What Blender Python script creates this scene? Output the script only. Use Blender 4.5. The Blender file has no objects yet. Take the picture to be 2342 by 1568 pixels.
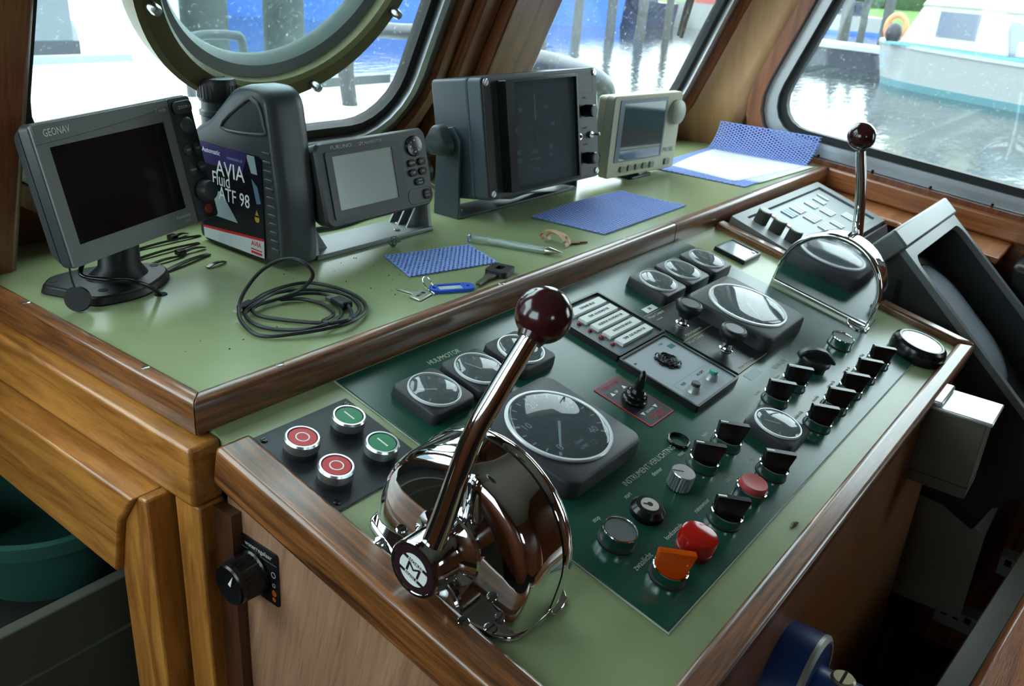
import bpy, math, random
from math import sin, cos, pi, radians as rad
from mathutils import Matrix, Vector
random.seed(7)
SC = bpy.context.scene
COL = SC.collection
ZO = 1.0                      # height of the dashboard shelf above the cabin floor

# ---------------------------------------------------------------- camera
cam_d = bpy.data.cameras.new('camera'); cam = bpy.data.objects.new('camera', cam_d); COL.objects.link(cam)
R_ = ((0.60992123, -0.27615398, 0.74278871), (-0.78969959, -0.28999741, 0.54062562), (0.06611089, -0.91631898, -0.39495427))
cx_, cy_, cz_ = Vector([r[0] for r in R_]), -Vector([r[1] for r in R_]), -Vector([r[2] for r in R_])
cx_.normalize(); cz_.normalize(); cy_ = cz_.cross(cx_)
mw = Matrix((cx_, cy_, cz_)).transposed().to_4x4()
mw.translation = Vector((-0.35804, -0.57121, ZO + 1 / 3))
cam.matrix_world = mw
cam_d.sensor_width = 36; cam_d.lens = 1985.5 / 2342 * 36; cam_d.clip_start = 0.01; cam_d.clip_end = 500
cam_d.dof.use_dof = True; cam_d.dof.focus_distance = 0.72; cam_d.dof.aperture_fstop = 18
SC.camera = cam
# ---------------------------------------------------------------- overcast daylight
world = bpy.data.worlds.new('overcast'); SC.world = world; world.use_nodes = True
bg = world.node_tree.nodes['Background']
bg.inputs['Color'].default_value = (0.93, 0.97, 1.0, 1); bg.inputs['Strength'].default_value = 1.0
SC.view_settings.view_transform = 'Standard'; SC.view_settings.look = 'None'
SC.view_settings.exposure = 3.0; SC.view_settings.gamma = 1.0; SC.view_settings.use_curve_mapping = False
SC.cycles.use_denoising = True
SC.cycles.max_bounces = 10; SC.cycles.diffuse_bounces = 6; SC.cycles.glossy_bounces = 6
SC.cycles.transmission_bounces = 8; SC.cycles.transparent_max_bounces = 16
SC.cycles.caustics_reflective = False; SC.cycles.caustics_refractive = False

# ---------------------------------------------------------------- helpers
def lin(c):
    r = []
    for x in c:
        x /= 255.0
        r.append(x / 12.92 if x <= 0.04045 else ((x + 0.055) / 1.055) ** 2.4)
    return (*r, 1)
MATS = {}
def P(name, col, rough=0.5, metal=0.0, coat=0.0, spec=0.5, bump=0.0, bscale=300, var=0.0, vscale=40, emit=0.0, trans=0.0, ior=1.45, alpha=1.0):
    if name in MATS: return MATS[name]
    m = bpy.data.materials.new(name); m.use_nodes = True; MATS[name] = m
    nt = m.node_tree; b = nt.nodes['Principled BSDF']; c = lin(col)
    b.inputs['Base Color'].default_value = c; b.inputs['Roughness'].default_value = rough
    b.inputs['Metallic'].default_value = metal; b.inputs['Coat Weight'].default_value = coat
    b.inputs['Coat Roughness'].default_value = 0.08; b.inputs['Specular IOR Level'].default_value = spec
    b.inputs['Transmission Weight'].default_value = trans; b.inputs['IOR'].default_value = ior
    if emit: b.inputs['Emission Color'].default_value = c; b.inputs['Emission Strength'].default_value = emit
    if bump or var:
        tc = nt.nodes.new('ShaderNodeTexCoord'); n = nt.nodes.new('ShaderNodeTexNoise')
        n.inputs['Detail'].default_value = 4
        nt.links.new(tc.outputs['Object'], n.inputs['Vector'])
    if bump:
        n.inputs['Scale'].default_value = bscale
        bp = nt.nodes.new('ShaderNodeBump'); bp.inputs['Strength'].default_value = bump; bp.inputs['Distance'].default_value = 0.0006
        nt.links.new(n.outputs['Fac'], bp.inputs['Height']); nt.links.new(bp.outputs['Normal'], b.inputs['Normal'])
    if var:
        n2 = nt.nodes.new('ShaderNodeTexNoise'); n2.inputs['Scale'].default_value = vscale; n2.inputs['Detail'].default_value = 6
        nt.links.new(tc.outputs['Object'], n2.inputs['Vector'])
        mr = nt.nodes.new('ShaderNodeMapRange'); mr.inputs['To Min'].default_value = 1 - var; mr.inputs['To Max'].default_value = 1 + var
        nt.links.new(n2.outputs['Fac'], mr.inputs['Value'])
        mx = nt.nodes.new('ShaderNodeMix'); mx.data_type = 'RGBA'; mx.blend_type = 'MULTIPLY'; mx.inputs[0].default_value = 1
        mx.inputs[6].default_value = c; nt.links.new(mr.outputs[0], mx.inputs[7]); nt.links.new(mx.outputs[2], b.inputs['Base Color'])
    return m
def wood(name, dark, light, axis='X', grain=55, along=3.0, rough=0.35, coat=0.6, dist=1.0, bump=0.25, pores=0.35):
    if name in MATS: return MATS[name]
    m = bpy.data.materials.new(name); m.use_nodes = True; MATS[name] = m
    nt = m.node_tree; L = nt.links.new; b = nt.nodes['Principled BSDF']
    tc = nt.nodes.new('ShaderNodeTexCoord'); mp = nt.nodes.new('ShaderNodeMapping')
    s = [grain] * 3; s['XYZ'.index(axis)] = along; mp.inputs['Scale'].default_value = s
    L(tc.outputs['Object'], mp.inputs['Vector'])
    n = nt.nodes.new('ShaderNodeTexNoise'); n.inputs['Scale'].default_value = 1; n.inputs['Detail'].default_value = 8; n.inputs['Roughness'].default_value = 0.62; n.inputs['Distortion'].default_value = dist
    L(mp.outputs[0], n.inputs['Vector'])
    mp2 = nt.nodes.new('ShaderNodeMapping'); s2 = [grain * 9] * 3; s2['XYZ'.index(axis)] = along * 9; mp2.inputs['Scale'].default_value = s2
    L(tc.outputs['Object'], mp2.inputs['Vector'])
    n2 = nt.nodes.new('ShaderNodeTexNoise'); n2.inputs['Scale'].default_value = 1; n2.inputs['Detail'].default_value = 3
    L(mp2.outputs[0], n2.inputs['Vector'])
    cr = nt.nodes.new('ShaderNodeValToRGB'); cr.color_ramp.elements[0].position = 0.33; cr.color_ramp.elements[1].position = 0.68
    cr.color_ramp.elements[0].color = lin(dark); cr.color_ramp.elements[1].color = lin(light)
    L(n.outputs['Fac'], cr.inputs['Fac'])
    cr2 = nt.nodes.new('ShaderNodeValToRGB'); cr2.color_ramp.elements[0].position = 0.30; cr2.color_ramp.elements[1].position = 0.45
    k = 1 - pores; cr2.color_ramp.elements[0].color = (k, k, k, 1); cr2.color_ramp.elements[1].color = (1, 1, 1, 1)
    L(n2.outputs['Fac'], cr2.inputs['Fac'])
    mx = nt.nodes.new('ShaderNodeMix'); mx.data_type = 'RGBA'; mx.blend_type = 'MULTIPLY'; mx.inputs[0].default_value = 1
    L(cr.outputs[0], mx.inputs[6]); L(cr2.outputs[0], mx.inputs[7]); L(mx.outputs[2], b.inputs['Base Color'])
    bp = nt.nodes.new('ShaderNodeBump'); bp.inputs['Strength'].default_value = bump; bp.inputs['Distance'].default_value = 0.0008
    L(n2.outputs['Fac'], bp.inputs['Height']); L(bp.outputs[0], b.inputs['Normal'])
    b.inputs['Roughness'].default_value = rough; b.inputs['Coat Weight'].default_value = coat; b.inputs['Coat Roughness'].default_value = 0.16
    return m
def glass(name, tint=(235, 245, 245), dust=0.03, dscale=220, ior=1.5, dust_sheen_col=(205, 215, 215), dmin=0.62, dmax=0.72, smear_or_sheen=0.0):
    """thin clear sheet: see-through with Fresnel reflection and some dust or a painted sheen on it"""
    if name in MATS: return MATS[name]
    m = bpy.data.materials.new(name); m.use_nodes = True; MATS[name] = m
    nt = m.node_tree; L = nt.links.new
    for n in list(nt.nodes):
        if n.type == 'BSDF_PRINCIPLED': nt.nodes.remove(n)
    out = nt.nodes['Material Output']
    tr = nt.nodes.new('ShaderNodeBsdfTransparent'); tr.inputs[0].default_value = lin(tint)
    gl = nt.nodes.new('ShaderNodeBsdfGlossy'); gl.inputs['Roughness'].default_value = 0.02; gl.inputs[0].default_value = (1, 1, 1, 1)
    lw = nt.nodes.new('ShaderNodeLayerWeight'); pw = nt.nodes.new('ShaderNodeMath'); pw.operation = 'POWER'; pw.inputs[1].default_value = 5.0
    L(lw.outputs['Facing'], pw.inputs[0]); f0 = ((ior - 1) / (ior + 1)) ** 2
    fr = nt.nodes.new('ShaderNodeMath'); fr.operation = 'MULTIPLY_ADD'; fr.inputs[1].default_value = 1 - f0; fr.inputs[2].default_value = f0
    L(pw.outputs[0], fr.inputs[0])
    mx = nt.nodes.new('ShaderNodeMixShader'); L(fr.outputs[0], mx.inputs[0]); L(tr.outputs[0], mx.inputs[1]); L(gl.outputs[0], mx.inputs[2])
    df = nt.nodes.new('ShaderNodeBsdfDiffuse'); df.inputs[0].default_value = lin(dust_sheen_col)
    tl = nt.nodes.new('ShaderNodeBsdfTranslucent'); tl.inputs[0].default_value = lin(dust_sheen_col)
    md = nt.nodes.new('ShaderNodeMixShader'); md.inputs[0].default_value = 0.5; L(df.outputs[0], md.inputs[1]); L(tl.outputs[0], md.inputs[2])
    tc = nt.nodes.new('ShaderNodeTexCoord'); n = nt.nodes.new('ShaderNodeTexNoise'); n.inputs['Scale'].default_value = dscale; n.inputs['Detail'].default_value = 3
    L(tc.outputs['Object'], n.inputs['Vector'])
    mr = nt.nodes.new('ShaderNodeMapRange'); mr.inputs['From Min'].default_value = dmin; mr.inputs['From Max'].default_value = dmax
    mr.inputs['To Min'].default_value = smear_or_sheen; mr.inputs['To Max'].default_value = dust; L(n.outputs['Fac'], mr.inputs['Value'])
    m2 = nt.nodes.new('ShaderNodeMixShader'); L(mr.outputs[0], m2.inputs[0]); L(mx.outputs[0], m2.inputs[1]); L(md.outputs[0], m2.inputs[2])
    L(m2.outputs[0], out.inputs['Surface'])
    return m

I4 = Matrix.Identity(4)
def T(x, y, z): return Matrix.Translation((x, y, z))
def RX(a): return Matrix.Rotation(a, 4, 'X')
def RY(a): return Matrix.Rotation(a, 4, 'Y')
def RZ(a): return Matrix.Rotation(a, 4, 'Z')
def frame(o, x, y, z):
    m = Matrix((Vector(x), Vector(y), Vector(z))).transposed().to_4x4(); m.translation = Vector(o); return m
class B:
    """collects shapes into one mesh"""
    def __init__(s): s.v = []; s.f = []
    def add(s, vs, fs, M=None):
        k = len(s.v); s.v += [tuple(M @ Vector(v)) if M else tuple(v) for v in vs]; s.f += [tuple(i + k for i in f) for f in fs]; return s
    def box(s, x0, x1, y0, y1, z0, z1, M=None):
        v = [(x, y, z) for z in (z0, z1) for y in (y0, y1) for x in (x0, x1)]
        return s.add(v, [(0, 2, 3, 1), (4, 5, 7, 6), (0, 1, 5, 4), (2, 6, 7, 3), (0, 4, 6, 2), (1, 3, 7, 5)], M)
    def prism(s, poly, z0, z1, M=None, top=None):
        n = len(poly); t = top or poly
        v = [(x, y, z0) for x, y in poly] + [(x, y, z1) for x, y in t]
        f = [tuple(range(n - 1, -1, -1)), tuple(range(n, 2 * n))] + [(i, (i + 1) % n, n + (i + 1) % n, n + i) for i in range(n)]
        return s.add(v, f, M)
    def lathe(s, prof, n=28, M=None):
        v = []; f = []; rows = []
        for r, z in prof:
            if r < 1e-7: rows.append([len(v)]); v.append((0, 0, z))
            else:
                rows.append(list(range(len(v), len(v) + n)))
                v += [(r * cos(2 * pi * i / n), r * sin(2 * pi * i / n), z) for i in range(n)]
        for a, b in zip(rows, rows[1:]):
            if len(a) == 1 and len(b) == 1: continue
            for i in range(n):
                j = (i + 1) % n
                if len(a) == 1: f.append((a[0], b[j], b[i]))
                elif len(b) == 1: f.append((a[i], a[j], b[0]))
                else: f.append((a[i], a[j], b[j], b[i]))
        if len(rows[0]) > 1: f.append(tuple(reversed(rows[0])))
        if len(rows[-1]) > 1: f.append(tuple(rows[-1]))
        return s.add(v, f, M)
    def ring(s, prof, n=40, M=None):
        """closed profile turned about z"""
        k = len(prof); v = [(r * cos(2 * pi * i / n), r * sin(2 * pi * i / n), z) for i in range(n) for r, z in prof]
        f = [(i * k + j, ((i + 1) % n) * k + j, ((i + 1) % n) * k + (j + 1) % k, i * k + (j + 1) % k) for i in range(n) for j in range(k)]
        return s.add(v, f, M)
    def tube(s, pts, r, n=10, closed=False, M=None):
        pts = [Vector(p) for p in pts]; m = len(pts); rs = r if isinstance(r, (list, tuple)) else [r] * m
        tg = []
        for i in range(m):
            a = pts[(i - 1) % m] if (closed or i) else pts[i]; b = pts[(i + 1) % m] if (closed or i < m - 1) else pts[i]
            tg.append((b - a).normalized())
        up = Vector((0, 0, 1)) if abs(tg[0].z) < 0.9 else Vector((1, 0, 0)); nn = (up - tg[0] * up.dot(tg[0])).normalized()
        v = []; f = []
        for i in range(m):
            nn = (nn - tg[i] * nn.dot(tg[i])).normalized(); bb = tg[i].cross(nn)
            v += [tuple(pts[i] + (nn * cos(2 * pi * k / n) + bb * sin(2 * pi * k / n)) * rs[i]) for k in range(n)]
        for i in range(m if closed else m - 1):
            a = i * n; b = ((i + 1) % m) * n
            f += [(a + k, a + (k + 1) % n, b + (k + 1) % n, b + k) for k in range(n)]
        if not closed: f += [tuple(range(n - 1, -1, -1)), tuple(range((m - 1) * n, m * n))]
        return s.add(v, f, M)
    def ball(s, c, r, n=20, M=None, sz=1.0):
        pr = [(r * sin(pi * i / n), -r * cos(pi * i / n) * sz) for i in range(n + 1)]; pr[0] = (0, pr[0][1]); pr[-1] = (0, pr[-1][1])
        return s.lathe(pr, 2 * n, (M or I4) @ T(*c))
    def loft(s, rings, M=None, caps=True):
        n = len(rings[0]); v = [p for r in rings for p in r]; f = []
        for a in range(len(rings) - 1):
            f += [(a * n + i, a * n + (i + 1) % n, (a + 1) * n + (i + 1) % n, (a + 1) * n + i) for i in range(n)]
        if caps: f += [tuple(range(n - 1, -1, -1)), tuple(range((len(rings) - 1) * n, len(rings) * n))]
        return s.add(v, f, M)
def rrect(x0, x1, y0, y1, r, n=6):
    p = []
    for cx, cy, a in ((x1 - r, y0 + r, -90), (x1 - r, y1 - r, 0), (x0 + r, y1 - r, 90), (x0 + r, y0 + r, 180)):
        for i in range(n + 1):
            t = rad(a + 90 * i / n); p.append((cx + r * cos(t), cy + r * sin(t)))
    return p
def smooth_path(pts, k=6, closed=False):
    """Catmull-Rom through the points"""
    P_ = [Vector(p) for p in pts]; n = len(P_); out = []
    for i in range(n if closed else n - 1):
        if closed: a, b, c, d = P_[(i - 1) % n], P_[i], P_[(i + 1) % n], P_[(i + 2) % n]
        else: a, b, c, d = P_[max(i - 1, 0)], P_[i], P_[i + 1], P_[min(i + 2, n - 1)]
        for j in range(k):
            t = j / k
            out.append(0.5 * ((2 * b) + (c - a) * t + (2 * a - 5 * b + 4 * c - d) * t * t + (3 * b - a - 3 * c + d) * t ** 3))
    if not closed: out.append(P_[-1])
    return out
def finish(me, ang):
    if ang:
        me.polygons.foreach_set('use_smooth', [True] * len(me.polygons)); me.set_sharp_from_angle(angle=rad(ang))
def mk(name, b, mat, parent=None, bevel=0.0, ang=38, seg=2, M=None, world=False):
    me = bpy.data.meshes.new(name); me.from_pydata(b.v, [], b.f); me.validate(); me.update()
    finish(me, ang)
    o = bpy.data.objects.new(name, me); COL.objects.link(o); me.materials.append(mat)
    if parent is not None: o.parent = parent
    if M is not None: o.matrix_basis = M
    if world and parent is not None: me.transform(parent.matrix_basis.inverted())
    if bevel:
        md = o.modifiers.new('bevel', 'BEVEL'); md.width = bevel; md.segments = seg; md.limit_method = 'ANGLE'; md.angle_limit = rad(40); md.harden_normals = False
    return o
def plate(name, outer, holes, z0, z1, mat, parent=None, M=None, bevel=0.0, ang=38):
    """flat plate with openings: outline and holes in xy, z0..z1"""
    cu = bpy.data.curves.new(name, 'CURVE'); cu.dimensions = '2D'; cu.fill_mode = 'BOTH'; cu.extrude = (z1 - z0) / 2
    for poly in [outer] + list(holes):
        sp = cu.splines.new('POLY'); sp.points.add(len(poly) - 1); sp.use_cyclic_u = True
        for pt, (x, y) in zip(sp.points, poly): pt.co = (x, y, 0, 1)
    t = bpy.data.objects.new('tmp', cu); COL.objects.link(t)
    me = bpy.data.meshes.new_from_object(t); bpy.data.objects.remove(t); bpy.data.curves.remove(cu)
    me.transform(Matrix.Translation((0, 0, (z0 + z1) / 2))); me.name = name; me.materials.clear(); me.materials.append(mat)
    finish(me, ang)
    o = bpy.data.objects.new(name, me); COL.objects.link(o)
    if parent is not None: o.parent = parent
    if M is not None: o.matrix_basis = M
    if bevel:
        md = o.modifiers.new('bevel', 'BEVEL'); md.width = bevel; md.segments = 2; md.limit_method = 'ANGLE'; md.angle_limit = rad(40)
    return o
TXT = {}
def text(s, size, mat, parent, M, align='CENTER', name='lettering', ext=0.00012, sx=1.0, shear=0.0):
    key = (s, round(size, 6), align, ext, sx, shear, mat.name)
    if key not in TXT:
        cu = bpy.data.curves.new('lettering', 'FONT'); cu.body = s; cu.size = size; cu.align_x = align; cu.align_y = 'CENTER'; cu.extrude = ext; cu.resolution_u = 2; cu.shear = shear
        t = bpy.data.objects.new('tmp', cu); COL.objects.link(t)
        me = bpy.data.meshes.new_from_object(t); bpy.data.objects.remove(t); bpy.data.curves.remove(cu)
        if sx != 1: me.transform(Matrix.Diagonal((sx, 1, 1, 1)))
        me.materials.clear(); me.materials.append(mat); me.name = 'lettering'; TXT[key] = me
    o = bpy.data.objects.new(name, TXT[key]); COL.objects.link(o); o.parent = parent; o.matrix_basis = M
    return o
def tag(o, label=None, cat=None, group=None, kind=None):
    if label: o['label'] = label
    if cat: o['category'] = cat
    if group: o['group'] = group
    if kind: o['kind'] = kind
    return o
def thing(name, label, cat, M=None, group=None, kind=None):
    o = bpy.data.objects.new(name, None); COL.objects.link(o); o.empty_display_size = 0.02
    o.matrix_basis = M if M is not None else I4
    return tag(o, label, cat, group, kind)
def copy_thing(root, M, label=None):
    r = root.copy(); COL.objects.link(r); r.matrix_basis = M
    if label: r['label'] = label
    for ch in list(root.children):
        c = ch.copy(); COL.objects.link(c); c.parent = r; c.matrix_basis = ch.matrix_basis
        for g in list(ch.children):
            d = g.copy(); COL.objects.link(d); d.parent = c; d.matrix_basis = g.matrix_basis
    return r
# sloping console frame: u to the right, v down the slope, w out of the panel
SL = rad(12.63); YT = -0.01403; ZB = -0.02833
CON = T(0, YT, ZO + ZB) @ RX(SL)
def K(u, v, w=0.0, rz=0.0): return CON @ T(u, -v, w) @ RZ(rz)
def S(x, y, z=0.0, rz=0.0): return T(x, y, ZO + z) @ RZ(rz)
# ---------------------------------------------------------------- shared materials
W_TRIM_X = wood('oak_trim_x', (56, 30, 15), (142, 86, 43), 'X', 150, 9, 0.38, 0.8)
W_TRIM_Y = wood('oak_trim_y', (62, 34, 17), (156, 96, 48), 'Y', 150, 9, 0.38, 0.8)
W_HONEY_Y = wood('honey_wood_y', (136, 80, 30), (198, 134, 60), 'Y', 60, 6, 0.4, 0.35, pores=0.25)
W_HONEY_Z = wood('honey_wood_z', (136, 80, 30), (198, 134, 60), 'Z', 60, 6, 0.4, 0.35, pores=0.25)
W_MAH_X = wood('mahogany_x', (82, 40, 24), (136, 78, 46), 'X', 50, 4, 0.35, 0.4)
W_MAH_Y = wood('mahogany_y', (88, 44, 26), (150, 88, 52), 'Y', 50, 4, 0.35, 0.4)
W_MAH_Z = wood('mahogany_z', (82, 40, 24), (136, 78, 46), 'Z', 50, 4, 0.35, 0.4)
W_RAIL = wood('rail_wood', (124, 70, 36), (182, 116, 68), 'X', 70, 4, .33, .45)
W_PANEL = wood('corner_panel_wood', (150, 108, 70), (186, 142, 98), 'Z', 14, 2, 0.45, 0.2, pores=0.12)
W_VENEER = wood('veneer_z', (138, 100, 76), (178, 136, 106), 'Z', 60, 3, 0.45, 0.25, pores=0.3)
W_FRONT = wood('front_panel_wood', (104, 62, 32), (146, 94, 52), 'Z', 30, 2, 0.35, 0.4, pores=0.2)
LAMINATE = P('green_laminate', (146, 158, 116), 0.24, bump=0.06, bscale=900, var=0.05, vscale=25)
PANEL_GREEN = P('dark_green_panel', (24, 74, 60), 0.22, bump=0.05, bscale=1200, var=0.1, vscale=60)
BLACK = P('black_plastic', (26, 27, 29), 0.42, bump=0.15, bscale=1500)
BLACKG = P('black_gloss', (16, 16, 18), 0.22)
RUBBER = P('black_rubber', (30, 32, 34), 0.6)
CHARCOAL = P('charcoal_plastic', (58, 63, 66), 0.42, bump=0.1, bscale=1800)
CHROME = P('chrome', (226, 228, 230), 0.05, 1.0)
STEEL = P('brushed_steel', (190, 192, 192), 0.28, 1.0)
ALU = P('aluminium_frame', (176, 180, 186), 0.35, 0.85, var=0.08, vscale=90)
WHITE = P('white_print', (228, 230, 228), 0.5)
SCREW = P('screw_metal', (170, 165, 155), 0.3, 0.9)
DARK = P('dark_void', (20, 20, 18), 0.8)
PANE = glass('window_glass', dust=0.35, dscale=160, dmin=0.63, dmax=0.76, smear_or_sheen=0.012)
def screw(parent, M, r=0.0035, mat=None, h=0.0012, name='screw'):
    b = B(); b.lathe([(0, 0), (r, 0), (r, h * 0.5), (r * 0.8, h), (r * 0.14, h), (r * 0.14, h * 0.4), (0, h * 0.4)], 14)
    o = mk(name, b, mat or SCREW, parent, M=M)
    s = B().box(-r * 0.85, r * 0.85, -r * 0.12, r * 0.12, h * 0.96, h * 1.03); mk('slot', s, DARK, o)
    return o
# ---------------------------------------------------------------- room shell
YB, XL, XR, ZC = -2.3, -1.25, 1.6, 2.05
o = mk('floor', B().box(XL - .1, XR + .1, YB - .1, .6, -.05, 0), P('cabin_floor', (34, 33, 29), 0.6)); tag(o, kind='structure')
o = mk('ceiling', B().box(XL - .1, XR + .1, YB - .1, .35, ZC, ZC + .05), P('ceiling_paint', (200, 194, 178), 0.6)); tag(o, kind='structure')
def wall_with_windows(name, M, outer, wins, th, mat):
    w = plate(name, outer, wins, -th, 0, mat, M=M); tag(w, kind='structure'); return w
# local wall frames: x along the wall, y up along it, z into the room
RK = rad(24)
F1 = frame((0, .47, ZO), (1, 0, 0), (0, -sin(RK), cos(RK)), (0, -cos(RK), -sin(RK)))
d2 = Vector((.76, -.10, 0)).normalized(); in2 = Vector((d2.y, -d2.x, 0)); up2 = Vector((0, 0, cos(RK))) + in2 * sin(RK)
F2 = frame((.74, .47, ZO), d2, up2, d2.cross(up2))
H1 = 1.0
win1 = rrect(.073, .637, .11, .74, .085); win2 = rrect(.12, .69, .055, .74, .085); win0 = rrect(-.72, -.09, .11, .74, .085)
def grow(pts_args, g): x0, x1, y0, y1, r = pts_args; return rrect(x0 - g, x1 + g, y0 - g, y1 + g, r + g)
W1 = (.073, .637, .11, .74, .085); W2 = (.12, .69, .055, .74, .085); W0 = (-.72, -.09, .11, .74, .085)
wall_with_windows('wall_front_port', F1, [(-1.3, -1.05), (.80, -1.05), (.80, 1.13), (-1.3, 1.13)], [grow(W1, .030), grow(W0, .030)], .016, W_MAH_X)
wall_with_windows('wall_front_starboard', F2, [(.0, -1.05), (.80, -1.05), (.80, 1.13), (.0, 1.13)], [grow(W2, .030)], .016, W_MAH_X)
def window(name, M, a, sur=True, wmat=None, fr=.048):
    t = thing(name, None, None, M, kind='structure')
    plate('frame', grow(a, fr), [grow(a, .014)], -.004, .008, ALU, t, bevel=.003)
    plate('inner_lip', grow(a, .024), [grow(a, .011)], -.004, .017, ALU, t, bevel=.003)
    plate('gasket_or_shade_ring', grow(a, .016), [grow(a, -.004)], -.012, .006, RUBBER, t, bevel=.002)
    plate('pane', grow(a, .005), [], -.010, -.004, PANE, t)
    if sur: plate('surround', grow(a, fr + .022), [grow(a, fr + .001)], -.002, .022, wmat or W_MAH_Y, t, bevel=.006)
    return t
window('window_1', F1, W1); window('window_2', F2, W2); window('window_3', F1, W0)
# screws around the first frame
# starboard side wall, sheer of about 5.5 degrees
SH = rad(5.6)
F3 = frame((1.5, 0, ZO), (0, -cos(SH), -sin(SH)), (0, -sin(SH) , cos(SH)), (-1, 0, 0))
# local: x aft, y up
W3 = (-.145, .46, .053, .62, .085)
def sheer_win(a, lean=.43):
    x0, x1, y0, y1, r = a
    return [(x + max(0, (y - y0)) * lean, y) for x, y in rrect(*a)] if lean else rrect(*a)
def growl(a, g): return [(x + (y - a[2]) * .29 * (1 if x < .25 else 0), y) for x, y in grow(a, g)]
o = plate('wall_right', [(-.34, -1.05), (2.3, -1.3), (2.3, 1.4), (.25, 1.4), (-.34, -.01)], [growl(W3, .026), rrect(1.02, 1.60, .02, .62, .06)], -.016, 0, W_MAH_Y, M=F3); tag(o, kind='structure')
t = thing('window_4', None, None, F3, kind='structure')
plate('frame', growl(W3, .04), [growl(W3, .014)], -.004, .008, ALU, t, bevel=.003)
plate('inner_lip', growl(W3, .022), [growl(W3, .011)], -.004, .018, ALU, t, bevel=.003)
plate('gasket_or_shade_ring', growl(W3, .016), [growl(W3, -.004)], -.012, .006, RUBBER, t, bevel=.002)
plate('pane', growl(W3, .005), [], -.010, -.004, PANE, t)
plate('surround', growl(W3, .070), [growl(W3, .041)], -.002, .024, W_MAH_Y, t, bevel=.007)
for k in range(5):
    screw(t, T(-.02 + k * .115, .053 - .038, .008), .0028, DARK, .002)
pa = (1.02, 1.60, .02, .62, .06); t = thing('window_8', None, None, F3, kind='structure'); plate('frame', grow(pa, .03), [grow(pa, -.004)], -.004, .008, ALU, t, bevel=.003); plate('pane', grow(pa, .0), [], -.010, -.004, PANE, t)
# port side and aft walls with their windows
o = plate('wall_left', [(0, 0), (2.9, 0), (2.9, 2.05), (0, 2.05)], [rrect(1.75, 2.62, 1.12, 1.78, .08)], -.05, 0, W_MAH_Y, M=frame((XL, YB, 0), (0, 1, 0), (0, 0, 1), (1, 0, 0))); tag(o, kind='structure')
o = plate('wall_back', [(0, 0), (2.9, 0), (2.9, 2.05), (0, 2.05)], [rrect(2.1, 2.55, 1.3, 1.7, .08)], -.05, 0, W_MAH_Y, M=frame((XR, YB, 0), (-1, 0, 0), (0, 0, 1), (0, 1, 0))); tag(o, kind='structure')
for i, (M, a) in enumerate(((frame((XL, YB, 0), (0, 1, 0), (0, 0, 1), (1, 0, 0)), (1.75, 2.62, 1.12, 1.78, .08)), (frame((XR, YB, 0), (-1, 0, 0), (0, 0, 1), (0, 1, 0)), (2.1, 2.55, 1.3, 1.7, .08)))):
    t = thing('window_%d' % (5 + i), None, None, M, kind='structure')
    plate('frame', grow(a, .03), [grow(a, -.01)], -.03, .006, ALU, t, bevel=.003); plate('pane', grow(a, .0), [], -.02, -.016, PANE, t)
# mahogany mullion between the two front windows, and the dark post at the left
def raked_post(name, F, x0, x1, d0, d1, y0, y1, mat, bev=.006):
    b = B().box(x0, x1, y0, y1, d0, d1); o = mk(name, b, mat, M=F, bevel=bev); return tag(o, kind='structure')
raked_post('trim_1', F1, .715, .760, 0, .035, -.05, 1.05, W_MAH_Y)
raked_post('trim_2', F1, .760, .885, -.03, .055, -.05, 1.05, W_MAH_Y, .004)
raked_post('trim_3', F1, -.05, .035, .0, .085, -.02, 1.05, W_MAH_Y, .008)
# corner panel between front and side, a warm veneered facet
A = [F2 @ Vector((.752, y, .004)) for y in (-.05, .1, .3, .6, 1.05)]
Bq = [F3 @ Vector((-.208 + max(0, y - .05) * .30, y + .02, .004)) for y in (-.07, .1, .3, .6, 1.05)]
b = B(); n = 6
for a, c in zip(A, Bq):
    mid = (a + c) / 2 + Vector((.02, .03, 0))
    for i in range(n + 1):
        t_ = i / n; b.v.append(tuple(a * (1 - t_) ** 2 + mid * 2 * t_ * (1 - t_) + c * t_ ** 2))
for r in range(4):
    for i in range(n): b.f.append((r * (n + 1) + i, r * (n + 1) + i + 1, (r + 1) * (n + 1) + i + 1, (r + 1) * (n + 1) + i))
o = mk('wall_corner', b, W_PANEL); tag(o, kind='structure')
md = o.modifiers.new('s', 'SOLIDIFY'); md.thickness = .02; md.offset = 0
# rail under the side window and the ledge below it
o = mk('trim_4', B().box(-.03, 1.6, -.040, .003, .0, .028), W_RAIL, M=F3, bevel=.006); tag(o, kind='structure')
o = mk('trim_5', B().box(-.22, 1.6, -.30, -.04, .0, .012), W_RAIL, M=F3, bevel=.002); tag(o, kind='structure')
# ---------------------------------------------------------------- dashboard shelf
sh = thing('dashboard_shelf', 'pale green laminate shelf with varnished oak lipping under the front windows', 'shelf', S(0, 0))
mk('top', B().prism([(-.012, -.010), (1.497, -.010), (1.497, .30), (1.44, .40), (.74, .46), (-.012, .46)], -.018, 0), LAMINATE, sh)
prof = [(0, -.0292), (.0135, -.0292), (.0150, -.026), (.0152, -.004), (.0140, .0005), (.0105, .0026), (.003, .0028), (0, .0015)]
def lip(name, axis, s0, s1, mitre0, mat):
    b = B(); ring0 = []; ring1 = []
    for o_, z in prof:
        if axis == 'X': ring0.append((s0 - (o_ if mitre0 else 0), -o_, z)); ring1.append((s1, -o_, z))
        else: ring0.append((-o_, s0 - (o_ if mitre0 else 0), z)); ring1.append((-o_, s1, z))
    return mk(name, b.loft([ring0, ring1]), mat, sh, bevel=.0009, ang=50)
lip('edge_trim', 'X', 0.0003, .7995, True, W_TRIM_X); lip('edge_trim', 'X', .8005, 1.49, False, W_TRIM_X); lip('edge_trim', 'Y', 0.0003, .36, True, W_TRIM_Y)
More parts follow.
